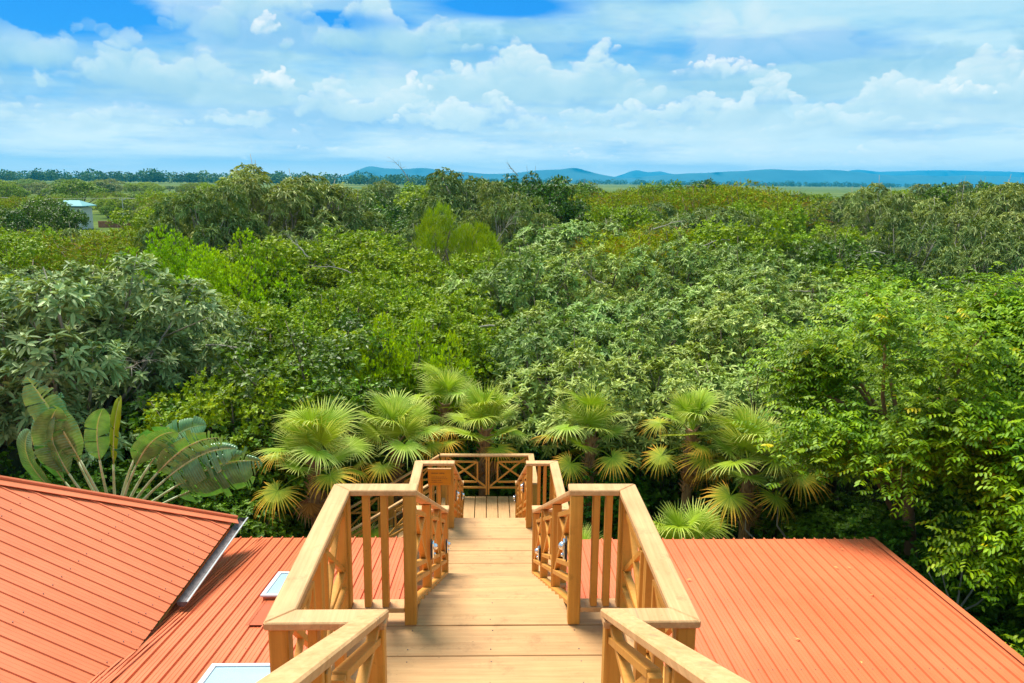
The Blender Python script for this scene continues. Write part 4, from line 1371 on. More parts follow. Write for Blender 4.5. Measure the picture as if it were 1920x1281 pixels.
def leaves(P, D, N, L, Wd, kind='lance', droop=.2, fold=.12, rng=None, rnd=None):
    """P base points, D directions, N upper-side hints, L lengths, Wd widths -> verts, quads, rnd"""
    n = len(P)
    D = unit(D)
    S = unit(np.cross(D, N))
    U = unit(np.cross(S, D))
    L = L[:, None]
    Wd = Wd[:, None]
    dr = droop * L if np.isscalar(droop) else droop[:, None] * L
    G_ = np.array([0, 0, -1.0])

    def pt(u, v, w):
        return P + D * (L * u) + S * (Wd * v) + U * (Wd * w) + G_ * dr * u * u
    if kind == 'lance':          # widest past the middle, folded on the midrib
        cols = [pt(0, 0, 0), pt(.35, -.40, fold), pt(.68, -.36, fold * .8), pt(1, 0, 0), pt(.68, .36, fold * .8), pt(.35, .40, fold)]
        q = np.array([(0, 5, 4, 3), (0, 3, 2, 1)])
    elif kind == 'oval':
        cols = [pt(0, 0, 0), pt(.22, -.42, fold), pt(.70, -.46, fold), pt(1, 0, 0), pt(.70, .46, fold), pt(.22, .42, fold)]
        q = np.array([(0, 5, 4, 3), (0, 3, 2, 1)])
    elif kind == 'rhomb':
        cols = [pt(0, 0, 0), pt(.5, -.5, fold), pt(1, 0, 0), pt(.5, .5, fold)]
        q = np.array([(0, 3, 2, 1)])
    elif kind == 'blade':
        cols = [pt(0, -.5, 0), pt(.5, -.4, 0), pt(1, 0, 0), pt(.5, .4, 0)]
        q = np.array([(0, 3, 2, 1)])
    k = len(cols)
    V = np.stack(cols, 1).reshape(-1, 3)
    Q = (np.arange(n)[:, None, None] * k + q[None]).reshape(-1, 4)
    r = rng.rand(n) if rnd is None else rnd
    return V, Q, np.repeat(r, k)


def join(parts):
    V, Q, A, o = [], [], [], 0
    for v, q, a in parts:
        V.append(v)
        Q.append(q + o)
        A.append(a)
        o += len(v)
    return np.concatenate(V), np.concatenate(Q), np.concatenate(A)


def sphere_pts(rng, n, zmin=-1.0):
    z = rng.uniform(zmin, 1, n)
    t = rng.uniform(0, 2 * np.pi, n)
    r = np.sqrt(1 - z * z)
    return np.stack([r * np.cos(t), r * np.sin(t), z], 1)


def crown_lobes(rng, n, rxy, rz, cz, lr, squash=.8, zmin=-.35, core=.66, pointed=0):
    """lobe centres spread over an ellipsoid crown: (centre, radius)"""
    D = []
    g = math.pi * (3 - 5 ** .5)
    for i in range(n):
        z = 1 - (i + .5) / n * (1 - zmin)
        r = math.sqrt(max(0, 1 - z * z))
        t = g * i + rng.uniform(-.35, .35)
        D.append((r * math.cos(t), r * math.sin(t), z))
    D = np.array(D)
    c = D * np.array([rxy, rxy, rz]) * (core + rng.uniform(-.16, .30, (n, 1)))
    c[:, 2] += cz + rng.uniform(-.15, .25, n)
    R_ = lr * rng.uniform(.72, 1.22, n)
    return c, R_


def lobe_surface(rng, C, Rr, per, squash=.8, zmin=-.45, keep=.62):
    P, Nn = [], []
    for c, r in zip(C, Rr):
        d = sphere_pts(rng, int(per * (r / Rr.mean()) ** 2), zmin)
        p = c + d * np.array([1, 1, squash]) * r * rng.uniform(.80, 1.10, (len(d), 1))
        P.append(p)
        Nn.append(unit(d * np.array([1, 1, 1.25])))
    P = np.concatenate(P)
    Nn = np.concatenate(Nn)
    # drop what lies deep inside other lobes
    inside = np.zeros(len(P), bool)
    for c, r in zip(C, Rr):
        q = (P - c) / np.array([1, 1, squash])
        inside |= (q * q).sum(1) < (keep * r) ** 2
    return P[~inside], Nn[~inside]


def thin(P, N, d):
    """keep one twig tip per cell of size d so that heads of leaves stay apart"""
    k = np.floor(P / d).astype(np.int64)
    _, i = np.unique(k[:, 0] * 73856093 ^ k[:, 1] * 19349663 ^ k[:, 2] * 83492791, return_index=True)
    return P[i], N[i]


def rosette_leaves(rng, P, Nn, nl, L, Wd, kind='lance', spread=(.35, 1.25), droop=.3, upw=.9, jitter=.12):
    """whorls: nl leaves round each twig tip"""
    n = len(P)
    ax = unit(Nn + np.array([0, 0, upw]) + rng.normal(0, .22, (n, 3)))
    a0 = unit(np.cross(ax, rng.normal(0, 1, (n, 3))))
    b0 = np.cross(ax, a0)
    th = (np.arange(nl)[None] / nl * 2 * np.pi * 1.0 + rng.uniform(0, 6.28, (n, 1)) + rng.normal(0, .2, (n, nl)))
    el = rng.uniform(spread[0], spread[1], (n, nl))        # angle from the axis
    d = (a0[:, None] * np.cos(th)[..., None] + b0[:, None] * np.sin(th)[..., None]) * np.sin(el)[..., None] + ax[:, None] * np.cos(el)[..., None]
    up = ax[:, None] + 0 * d
    base = P[:, None] + ax[:, None] * (rng.uniform(-.3, .15, (n, nl)) * L)[..., None]
    Ls = L * rng.uniform(.65, 1.15, (n, nl)) * rng.uniform(.8, 1.15, (n, 1))
    axis_near = 1 - (el - spread[0]) / max(.01, spread[1] - spread[0])  # leaf tone moves up the colour ramp towards the twig axis
    cl = np.clip(rng.uniform(0, 1, (n, 1)) * .45 + rng.uniform(0, 1, (n, nl)) * .30 + axis_near * .25, 0, 1)
    return leaves(base.reshape(-1, 3), d.reshape(-1, 3), up.reshape(-1, 3), Ls.ravel(), (Ls * Wd / L).ravel(), kind,
                  droop * rng.uniform(.5, 1.5, n * nl), rng=rng, rnd=cl.ravel())


def limbs(rng, C, base_z, fork_z, rad=.13, extra=None, lean=.2):
    """tapered trunk with limbs running to the lobes"""
    m = MB()
    lx, ly = rng.uniform(-lean, lean, 2)
    top = Vector((lx, ly, fork_z))
    m.tube([(0, 0, base_z), (lx * .3 + .04, ly * .3, base_z + (fork_z - base_z) * .4), top], [rad * 1.25, rad, rad * .8], 7)
    for c in C:
        c = Vector(c)
        mid = top.lerp(c, .5) + Vector((rng.uniform(-.12, .12), rng.uniform(-.12, .12), -.12))
        s = top - Vector((0, 0, rng.uniform(0, .5)))
        m.tube([s, mid, c], [rad * .5, rad * .3, rad * .10], 5)
        for k in range(2):
            e = c + Vector(rng.uniform(-.5, .5, 3)) + Vector((0, 0, .25))
            m.tube([mid.lerp(c, .6), e], [rad * .16, rad * .05], 4)
    return m


H0 = 6.0
PROTO = {}


def crown_proto(kind, seed, lod=0):
    rng = np.random.RandomState(seed)
    key = kind
    bark = 'bark'
    if kind in ('silver', 'grey', 'broad'):
        cfg = {'silver': (24, 2.45, 2.0, 3.95, .66), 'grey': (26, 2.6, 2.1, 3.9, .62), 'broad': (22, 2.6, 1.95, 4.0, .70)}[kind]
        C, Rr = crown_lobes(rng, cfg[0] + (8 if kind == 'broad' else 0), cfg[1], cfg[2], cfg[3], cfg[4], zmin=-.8 if kind == 'broad' else -.5)
        per = {'silver': 60, 'grey': 80, 'broad': 90}[kind]
        P, Nn = lobe_surface(rng, C, Rr, per, .78, -.35)
        P, Nn = thin(P, Nn, {'silver': .27, 'grey': .22, 'broad': .27}[kind])
        if kind == 'silver':
            V, Q, A = rosette_leaves(rng, P, Nn, 13, .235, .080, 'lance', (.45, 1.75), .34, upw=1.0)
        elif kind == 'grey':
            V, Q, A = rosette_leaves(rng, P, Nn, 11, .21, .056, 'lance', (.5, 1.7), .60)
        else:
            V, Q, A = rosette_leaves(rng, P, Nn, 13, .235, .082, 'lance', (.45, 1.7), .36, upw=1.1)
        if kind != 'silver':
            bark = 'palebark'
    elif kind == 'bright':
        C, Rr = crown_lobes(rng, 26, 2.0, 2.1, 3.75, .55, zmin=-.5, core=.72)
        P, Nn = lobe_surface(rng, C, Rr, 84, 1.35, -.3, .55)
        V, Q, A = rosette_leaves(rng, P, Nn, 8, .145, .055, 'lance', (.15, .95), -.05, upw=1.4)
    elif kind == 'mixed':
        C, Rr = crown_lobes(rng, 28, 2.5, 2.0, 3.9, .55, zmin=-.5)
        P, Nn = lobe_surface(rng, C, Rr, 82, .85, -.4)
        P = P + rng.normal(0, .07, P.shape)
        V, Q, A = rosette_leaves(rng, P, Nn, 7, .155, .075, 'rhomb', (.3, 1.5), .15, upw=.6)
    elif kind == 'dark':
        C, Rr = crown_lobes(rng, 27, 2.45, 2.0, 3.85, .55, zmin=-.5)
        P, Nn = lobe_surface(rng, C, Rr, 90, .9, -.45)
        P = P + rng.normal(0, .06, P.shape)
        V, Q, A = rosette_leaves(rng, P, Nn, 7, .15, .070, 'rhomb', (.4, 1.5), .2, upw=.5)
    elif kind == 'scrub':
        C, Rr = crown_lobes(rng, 22, 2.7, 1.5, 4.1, .62, zmin=-.3)
        P, Nn = lobe_surface(rng, C, Rr, 85, .7, -.3)
        a = rosette_leaves(rng, P[::2], Nn[::2], 7, .13, .05, 'rhomb', (.3, 1.5), .1, upw=.4)
        a = (a[0], a[1], np.where(a[2] < .12, a[2] + .3, a[2]))
        # wiry arching vine stems
        k = rng.randint(0, len(P), 1500)
        d = unit(Nn[k] * .6 + rng.normal(0, .8, (1500, 3)) + np.array([0, 0, .3]))
        b = leaves(P[k] - Nn[k] * .1, d, rng.normal(0, 1, (1500, 3)), rng.uniform(.3, .75, 1500), rng.uniform(.010, .022, 1500), 'blade', .35,
                   rng=rng, rnd=rng.uniform(0, .12, 1500) * (rng.rand(1500) < .55) + rng.uniform(.4, 1, 1500) * (rng.rand(1500) < .5))
        V, Q, A = join([a, b])
    elif kind == 'feather':
        C, Rr = crown_lobes(rng, 26, 1.5, 1.9, 3.6, .38, zmin=-.4, core=.7)
        P, Nn = lobe_surface(rng, C, Rr, 120, 1.7, -.2, .4)
        n = len(P)
        V, Q, A = rosette_leaves(rng, P, Nn * .5, 6, .26, .022, 'blade', (.1, .7), -.02, upw=2.2)
    me = np_mesh(kind + '_crown', V, quads=Q, attr={'rnd': A}, mat=M[kind], smooth=False)
    tr = limbs(rng, C[:: 1 if kind in ('silver', 'broad', 'grey') else 2], 0, 2.3, .13)
    tm = tr.mesh(kind + '_trunk', M[bark], True)
    zmax = np.percentile(V[:, 2], 99.3)
    return me, tm, zmax


NV = {'silver': 4, 'grey': 3, 'broad': 2, 'bright': 2, 'mixed': 4, 'dark': 3, 'scrub': 3, 'feather': 2}
for i, (k, n) in enumerate(NV.items()):
    PROTO[k] = [crown_proto(k, 100 * i + 7 * j + 3) for j in range(n)]

NAMES = {'silver': ('silver_leaved_tree', 'tree'), 'grey': ('grey_green_tree', 'tree'), 'broad': ('broad_leaved_tree', 'tree'),
         'bright': ('bright_green_tree', 'tree'), 'mixed': ('leafy_tree', 'tree'), 'dark': ('dark_leaved_tree', 'tree'),
         'scrub': ('vine_covered_shrub', 'shrub'), 'feather': ('feathery_shrub', 'shrub'), 'pinnate': ('yellow_green_tree', 'tree')}
LOOK = {'silver': 'silvery whorled-leaf tree', 'grey': 'grey-green drooping-leaved tree', 'broad': 'large-leaved pale tree',
        'bright': 'bright green small-leaved tree', 'mixed': 'mid-green bushy tree', 'dark': 'dark glossy-leaved tree',
        'scrub': 'olive-and-rust vine-covered shrub', 'feather': 'bright feathery shrub', 'pinnate': 'yellow-green leafy tree'}
cmi = cam.matrix_world.inverted()
used = set()


def pixel(p):
    q = cmi @ Vector(p)
    return 50 + 100 * (q.x / -q.z) * cam_d.lens / 36, 50 - 100 * (q.y / -q.z) * cam_d.lens / 36 * 1920 / 1281


ONES = 'zero one two three four five six seven eight nine ten eleven twelve thirteen fourteen fifteen sixteen seventeen eighteen nineteen'.split()
TENS = 'x x twenty thirty forty fifty sixty seventy eighty ninety'.split()


def num(n):
    n = max(0, min(99, int(round(n))))
    return ONES[n] if n < 20 else TENS[n // 10] + ('-' + ONES[n % 10] if n % 10 else '')


def spot_label(look, p):
    u, v = pixel(p)
    for du, dv in ((0, 0), (0, 1), (1, 0), (-1, 0), (0, -1), (1, 1), (-1, 1), (2, 0), (-2, 0), (3, 0), (4, 0), (5, 0), (3, 1), (2, 1), (-2, 1), (1, -1), (-1, -1), (0, 2)):
        if u < 1:
            s = '%s at the left edge, top %s percent down the photo' % (look, num(v + dv + abs(du) * 2))
        elif u > 98.5:
            s = '%s at the right edge, top %s percent down the photo' % (look, num(v + dv + abs(du) * 2))
        else:
            s = '%s, top %s percent across and %s percent down the photo' % (look, num(u + du), num(v + dv))
        if s not in used:
            break
    used.add(s)
    return s


def tree_label(kind, p):
    return spot_label(LOOK[kind], p)


GRP = {'silver': 'silvery whorled-leaf trees of the wood', 'grey': 'grey-green trees of the wood', 'broad': 'large pale-leaved trees on the left',
       'bright': 'bright green small-leaved trees', 'mixed': 'mid-green trees of the wood', 'dark': 'dark-leaved trees of the wood',
       'scrub': 'vine-covered shrubs in the wood', 'feather': 'feathery upright shrubs'}
trng = random.Random(77)


def plant_tree(kind, x, y, h, rs, label=None, zs=1.0, name=None, group=None, pool=None, sink=0.0):
    me, tm, zmax = (pool or PROTO)[kind][trng.randrange(len((pool or PROTO)[kind]))]
    s = h * (1 + sink) / zmax
    o = empty(name or NAMES[kind][0], (x, y, 0), trng.uniform(0, 6.28))
    o.scale = (s * rs, s * rs, s)
    tag(o, label or tree_label(kind, (x, y, h)), NAMES[kind][1], group or GRP.get(kind))
    link('crown', me, o, loc=(0, 0, -sink * h / s))
    link('trunk', tm, o, loc=(0, 0, -sink * h / s))
    return o


for (x, y, h, rs, k) in TREES:
    if k == 'pinnate':
        continue
    plant_tree(k, x, y, h, rs, sink=.22 if k in ('scrub', 'feather') else .06)

# small trees scattered over the marsh
for i, (x, y, h, rs, k) in enumerate(FAR_TREES):
    plant_tree(k, x, y, h, rs * (1.25 if y > 230 else 1.1), group='scattered trees on the marsh', sink=.5)

# ------------------------------------------------------------------ shrubs at the edge of the wood


def shrub_proto(seed):
    rng = np.random.RandomState(seed)
    C, Rr = crown_lobes(rng, 20, 1.25, 1.35, 1.5, .46, zmin=-.85, core=.72)
    P, Nn = lobe_surface(rng, C, Rr, 95, .95, -.7, .5)
    P += rng.normal(0, .05, P.shape)
    a = rosette_leaves(rng, P, Nn, 6, .105, .058, 'oval', (.5, 1.5), .2, upw=.6)
    me = np_mesh('shrub_leaves', *a[:1], quads=a[1], attr={'rnd': a[2]}, mat=M['under'])
    tm = limbs(rng, C[::2], 0, .8, .05).mesh('shrub_stems', M['bark'], True)
    return me, tm, float(np.percentile(a[0][:, 2], 99.3))


SHP = [shrub_proto(s) for s in (5, 15, 25)]
for i, (x, y, h, rs) in enumerate(SHRUBS):
    me, tm, zm = SHP[i % 3]
    s = h / zm
    o = empty('glossy_shrub', (x, y, 0), trng.uniform(0, 6.28))
    o.scale = (s * 1.05, s * 1.05, s)
    s_ = spot_label('dark glossy shrub', (x, y, h))
    tag(o, s_, 'shrub', 'dark glossy shrubs along the edge of the wood')
    link('foliage', me, o)
    link('stems', tm, o)

# undergrowth on the forest floor: one mass
rng = np.random.RandomState(8)
n = 26000
gy = 14 + rng.rand(n) ** 1.5 * 34
gx = rng.uniform(-.75, .75, n) * gy
ok = ~((gy < 19) & (gx > -5.3) & (gx < -.0) & (gy < 18.3))
gx, gy = gx[ok], gy[ok]
n = len(gx)
P = np.stack([gx, gy, rng.rand(n) ** 2 * 1.5], 1)
D = rng.normal(0, .7, (n, 3)) + np.array([0, 0, .5])
V, Q, A = leaves(P, D, np.tile([0, 0, 1.], (n, 1)) + rng.normal(0, .2, (n, 3)), rng.uniform(.14, .30, n), rng.uniform(.07, .14, n), 'oval', .3, rng=rng)
o = link('undergrowth', np_mesh('undergrowth', V, quads=Q, attr={'rnd': A}, mat=M['under']))
tag(o, 'low leafy undergrowth covering the ground below the trees', 'undergrowth', kind='stuff')

# ------------------------------------------------------------------ the big yellow-green tree on the right


def pinnate_tree(x, y, h, seed, label, R_=3.0, nspray=620):
    rng = np.random.RandomState(seed)
    root = empty('yellow_green_tree', (x, y, 0))
    tag(root, label, 'tree')
    # boughs
    m = MB()
    fork = Vector((-.35, .1, h * .52))
    m.tube([(0, 0, 0), (.1, 0, h * .2), (-.12, .05, h * .38), fork], [.17, .14, .12, .10], 8)
    tips = []
    nb = 26
    for i in range(nb):
        a = i * 2.39996 + rng.uniform(-.3, .3)
        zt = h * (.46 + .44 * rng.rand())
        rr_ = R_ * (.55 + .4 * rng.rand()) * (1.0 if zt < h * .8 else .7)
        e = Vector((math.cos(a) * rr_, math.sin(a) * rr_, zt))
        s = Vector((fork.x * .8, fork.y, h * (.32 + .2 * rng.rand())))
        mid = s.lerp(e, .5) + Vector((rng.uniform(-.2, .2), rng.uniform(-.2, .2), .28))
        m.tube([s, mid, e], [.062, .040, .018], 6)
        tips += [(mid, e)]
        for k in range(3):
            t = rng.uniform(.35, .95)
            b0 = mid.lerp(e, t)
            e2 = b0 + Vector((rng.uniform(-1, 1), rng.uniform(-1, 1), rng.uniform(-.35, .5))) * .8
            m.tube([b0, b0.lerp(e2, .5) + Vector((0, 0, .06)), e2], [.02, .013, .006], 5)
            tips.append((b0, e2))
    m.build('trunk', M['redbark'], root, smooth=True)
    # sprays of paired leaflets
    SB_, SD, SL = [], [], []
    for i in range(nspray):
        a, b = tips[rng.randint(len(tips))]
        p = a.lerp(b, rng.uniform(.2, 1.05)) + Vector(rng.normal(0, .33, 3) * np.array([1, 1, .8])) + Vector((0, 0, .05))
        out = Vector((p.x, p.y, 0))
        out = out.normalized() if out.length > .1 else Vector((1, 0, 0))
        d = out * .5 + Vector(rng.normal(0, .6, 3)) + Vector((0, 0, .05))
        d.z *= .6
        SB_.append(p)
        SD.append(d.normalized())
        SL.append(rng.uniform(.22, .38))
    SB_, SD, SL = np.array(SB_), np.array(SD), np.array(SL)
    parts = []
    nl = 4
    tone = np.clip(rng.normal(.38, .15, len(SB_)), 0, .62)
    yel = rng.rand(len(SB_)) < .006
    tone[yel] = 1
    Z = np.array([0, 0, 1.0])
    S = unit(np.cross(SD, Z))
    for k in range(nl):
        t = (k + 1) / nl
        for sg_ in (-1, 1):
            p = SB_ + SD * (SL * t)[:, None] + Z * (-.10 * t * t * SL)[:, None]
            d = SD * .45 + S * sg_ + Z * rng.uniform(-.55, -.05, (len(p), 1))
            up = Z + rng.normal(0, .22, p.shape)
            parts.append(leaves(p, d, up, rng.uniform(.075, .115, len(p)), rng.uniform(.038, .056, len(p)), 'oval', .25, .10, rng,
                                np.where(tone > .9, 1, np.clip(tone + rng.normal(0, .10, len(p)), 0, .80))))
    V, Q, A = join(parts)
    me = np_mesh('crown', V, quads=Q, attr={'rnd': A}, mat=M['pinnate'])
    link('crown', me, root)
    return root


pinnate_tree(8.9, 15.4, 8.35, 5, 'tall yellow-green tree with reddish trunk behind the far right corner of the right roof', 3.2, 9500)
pinnate_tree(10.5, 12.0, 6.6, 6, 'leafy yellow-green tree overhanging the right edge of the photo', 2.4, 7000)
pinnate_tree(12.4, 17.2, 8.3, 9, 'yellow-green tree half hidden behind the tall one at the far right', 2.8, 5600)
pinnate_tree(9.9, 9.6, 4.4, 15, 'low leafy yellow-green tree close beside the right edge of the right roof', 1.7, 3200)

# bare forked branches poking out beside the right roof
m = MB()
rng = np.random.RandomState(12)
fk = Vector((0, 0, 2.45))
m.tube([(0, 0, 0), (.05, 0, 1.3), fk], [.05, .04, .03], 6)
for e in ((-.62, -.1, 3.25), (.02, 0, 3.75), (.85, .25, 3.75), (-.35, .1, 3.35), (.75, .1, 2.9)):
    e = Vector(e)
    mid = fk.lerp(e, .5) + Vector((0, 0, -.08))
    m.tube([fk, mid, e], [.020, .015, .006], 5)
    for k in range(2):
        q = mid.lerp(e, .5 + .3 * k)
        m.tube([q, q + Vector((rng.uniform(-.2, .2), 0, rng.uniform(.1, .3)))], [.007, .003], 4)
tag(m.build('bare_sapling', M['palebark'], loc=(8.0, 12.2, 0)), 'thin bare pale forked sapling beside the right edge of the right roof', 'sapling')
m = MB()
pts = [(0, 0, 1.0), (.5, .1, 1.5), (1.1, .2, 1.62), (1.8, .1, 1.3), (2.5, 0, .9)]
m.tube(pts, [.035, .04, .045, .05, .06], 6)
m.tube([(1.1, .2, 1.62), (.8, .1, 2.0), (.75, 0, 2.5)], [.03, .02, .01], 5)
m.tube([(.5, .1, 1.5), (.1, .1, 1.9), (.05, 0, 2.4)], [.025, .018, .008], 5)
tag(m.build('fallen_branch', M['palebark'], loc=(5.6, 16.2, 0.2)), 'crooked grey dead branch lying in the gap right of the fan palms', 'branch')

STICKS = [(-5.64, 55.0, 9.93, 2.0, 1.6, 2), (1.76, 60.0, 10.28, 1.2, 0.8, 4), (0.68, 44.0, 6.72, 2.4, 1.6, 3), (12.20, 42.0, 6.73, 3.0, 0.1, 1), (4.39, 32.0, 5.83, 1.6, 0.9, 2), (6.90, 27.0, 4.96, 1.4, 0.5, 1), (11.92, 30.0, 5.61, 2.2, 0.1, 1), (14.85, 46.0, 7.33, 2.2, 0.4, 2), (-0.27, 25.0, 5.26, 1.2, 0.4, 2), (-7.50, 25.0, 5.04, 1.8, 0.3, 2), (-6.07, 33.0, 6.07, 1.8, 0.6, 2), (-8.50, 36.0, 6.44, 1.6, 0.7, 3), (17.60, 36.0, 6.67, 2.0, 0.3, 2), (9.48, 44.0, 7.23, 2.0, 0.3, 2), (-8.69, 19.0, 5.07, 1.5, 0.5, 3), (-7.36, 22.0, 5.13, 1.6, 0.2, 2), (4.29, 45.0, 6.98, 1.8, 0.4, 2)]
srng = np.random.RandomState(91)
for i, (x, y, z, ln, up, tw) in enumerate(STICKS):
    m = MB()
    a = srng.uniform(-.5, .5) + (math.pi if srng.rand() < .5 else 0)
    d = Vector((math.cos(a), math.sin(a) * .6, up)).normalized()
    p = Vector((0, 0, 0)) - d * .5
    pts, rad = [], []
    k = 8
    for j in range(k):
        pts.append(p.copy())
        rad.append(.030 * (1 - j / (k - .4)) * (y / 35) ** .4 + .004)
        d = (d + Vector(srng.normal(0, .16, 3)) + Vector((0, 0, -.05 * (1 if up < .8 else 0)))).normalized()
        p = p + d * ln / k
        if j > 1:
            for _ in range(tw):
                e = p + (d + Vector(srng.normal(0, .75, 3))).normalized() * ln * srng.uniform(.12, .32)
                m.tube([p, p.lerp(e, .5) + Vector((0, 0, .04)), e], [rad[-1] * .5, rad[-1] * .35, .003], 4)
    m.tube(pts, rad, 5)
    o = m.build('dead_branch', M['palebark'], loc=(x, y, z))
    tag(o, spot_label('bare dead branch', (x, y, z)), 'branch', 'bare dead branches in the treetops')

# ------------------------------------------------------------------ fan palms


def palm_mat(name, base, mid, tip, rough=.58, trans=.2):
    m, g, b, out = new_mat(name)
    t = attr_node(g, 't')
    rnd = attr_node(g, 'rnd')
    oi = g.node('ShaderNodeObjectInfo')
    tt = g.math('ADD', t, g.math('ADD', g.math('MULTIPLY', g.math('SUBTRACT', rnd, .5), .35), g.lin(oi.outputs['Random'], 0, 1, -.12, .12)))
    c = g.ramp(tt, [(0.0, base), (0.5, mid), (0.95, tip)])
    hs = g.node('ShaderNodeHueSaturation')
    g.put(hs.inputs['Hue'], g.lin(oi.outputs['Random'], 0, 1, .485, .51))
    g.put(hs.inputs['Value'], g.lin(rnd, 0, 1, .75, 1.25))
    g.put(hs.inputs['Color'], c)
    g.put(b.inputs['Base Color'], hs.outputs[0])
    b.inputs['Roughness'].default_value = rough
    b.inputs['Specular IOR Level'].default_value = .22
    tr = g.node('ShaderNodeBsdfTranslucent')
    g.put(tr.inputs[0], g.mixc(1.0, hs.outputs[0], (1.4, 1.4, .6), 'MULTIPLY'))
    mx = g.node('ShaderNodeMixShader')
    mx.inputs[0].default_value = trans
    g.put(mx.inputs[1], b.outputs[0])
    g.put(mx.inputs[2], tr.outputs[0])
    g.put(out.inputs[0], mx.outputs[0])
    return m


PM = [palm_mat('fan_frond_fresh', (0.33, 0.46, 0.012), (0.28, 0.40, 0.026), (0.58, 0.60, 0.14)),
      palm_mat('fan_frond_ageing', (0.28, 0.40, 0.018), (0.40, 0.38, 0.02), (0.74, 0.34, 0.03)),
      palm_mat('fan_frond_dead', (0.28, 0.13, 0.035), (0.36, 0.17, 0.045), (0.38, 0.22, 0.09), .7, .15)]


def frond_mesh(seed, mat, Lp=.95, Rb=.78, nseg=42, cup=.25, dead=False, droop=.22, hinge=.6):
    """petiole along +X from the origin, then a pleated fan of narrow segments with free, thready tips"""
    rng = np.random.RandomState(seed)
    V, Q, T, A = [], [], [], []

    def addq(p, t, a):
        b = len(V)
        V.extend(p)
        T.extend(t)
        A.extend([a] * len(p))
        Q.append((b, b + 1, b + 2, b + 3))
    # petiole
    pr = [np.array([Lp * u, 0, .10 * math.sin(u * math.pi) - .02]) for u in (0, .33, .66, 1)]
    for i in range(3):
        a, b = pr[i], pr[i + 1]
        w0, w1 = .019 - .004 * i, .019 - .004 * (i + 1)
        ring = lambda c, w: [c + np.array([0, w, 0]), c + np.array([0, 0, w * .9]), c + np.array([0, -w, 0]), c + np.array([0, 0, -w * .9])]
        ra, rb = ring(a, w0), ring(b, w1)
        for k in range(4):
            addq([ra[k], ra[(k + 1) % 4], rb[(k + 1) % 4], rb[k]], [.15] * 4, .7)
    hub = pr[-1]
    amax = math.radians(150 if not dead else 70)
    fr = [0, .28, .46, .75, 1.0]
    for s in range(nseg):
        f = (s + .5) / nseg * 2 - 1
        ang = f * amax
        da = amax / nseg * .98
        Ls = Rb * (1 - .26 * abs(f) ** 2.2) * rng.uniform(.90, 1.06)
        a_r = rng.rand()
        bend = droop * rng.uniform(.5, 1.6)
        sidew = rng.normal(0, .05)
        prev = None
        ch, sh_ = math.cos(hinge), math.sin(hinge)
        HG = lambda q: np.array([hub[0] + (q[0] - hub[0]) * ch + (q[2] - hub[2]) * sh_, q[1], hub[2] - (q[0] - hub[0]) * sh_ + (q[2] - hub[2]) * ch])
        for j, u in enumerate(fr):
            r = Ls * u
            wid = .92 * (r * math.tan(da)) if u < .5 else Ls * .46 * math.tan(da) * (1 - (u - .5) / .5 * .93)
            wid = max(wid, .0015)
            an = ang + sidew * max(0, u - .5) * 1.5
            d = np.array([math.cos(an), math.sin(an), 0])
            sd = np.array([-math.sin(an), math.cos(an), 0])
            z = cup * (1 - math.cos(ang * .6)) * 0 + cup * abs(f) * r * .55 - bend * Ls * max(0, u - .35) ** 2 * 1.6
            if dead:
                z -= u * .2
            c = hub + d * r + np.array([0, 0, z])
            pl = np.array([0, 0, (.018 if s % 2 else -.0) * min(u * 2, 1)])
            L_, R2, C_ = c - sd * wid, c + sd * wid, c + np.array([0, 0, -.35 * wid])
            L_, R2, C_ = HG(L_), HG(R2), HG(C_)
            if prev is not None:
                pL, pC, pR, pu = prev
                addq([pL, pC, C_, L_], [pu, pu, u, u], a_r)
                addq([pC, pR, R2, C_], [pu, pu, u, u], a_r)
            prev = (L_, C_, R2, u)
    me = np_mesh('frond', np.array(V), quads=np.array(Q), attr={'t': T, 'rnd': A}, mat=mat)
    return me


FR = [frond_mesh(s, PM[0], Lp, Rb, 40, cup, droop=dr, hinge=hg) for s, Lp, Rb, cup, dr, hg in ((1, .75, .76, .3, .12, .12), (2, .95, .70, .15, .30, .45), (3, .65, .80, .4, .08, .0), (4, 1.0, .72, .2, .42, .65))]
FA = [frond_mesh(s, PM[1], 1.0, .66, 36, .0, droop=.5, hinge=.35) for s in (11, 12, 13)]
FD = [frond_mesh(s, PM[2], .7, .62, 22, -.2, True, .7) for s in (21, 22)]
PALMS = [(-3.84, 17.0, 3.62, 1.02, 'leftmost tall fan palm with brown trunk and orange drooping fronds', 26),
         (-2.25, 18.9, 3.40, 1.02, 'fan palm left of the landing gate, second from left', 26),
         (-1.05, 20.6, 3.85, .90, 'farthest fan palm, rising behind the gate left of centre', 22),
         (-.15, 19.1, 3.62, 1.0, 'fan palm right behind the gate, one frond hanging over it', 27),
         (2.52, 18.7, 3.55, 1.0, 'fan palm standing alone to the right of the gate', 24),
         (4.75, 18.0, 3.95, .92, 'slim fan palm with dry brown skirt, right of the stairs', 21),
         (5.95, 17.1, 3.45, 1.1, 'large bushy fan palm near the right roof, rightmost', 32),
         (4.05, 15.9, 1.95, 1.0, 'low bright fan palm just behind the right roof edge', 20),
         (2.2, 16.6, 1.2, .8, 'small low fan palm seen through the right railing', 14),
         (-2.9, 17.2, .9, .8, 'small low fan palm behind the left flight railings', 12)]
prng = random.Random(5)
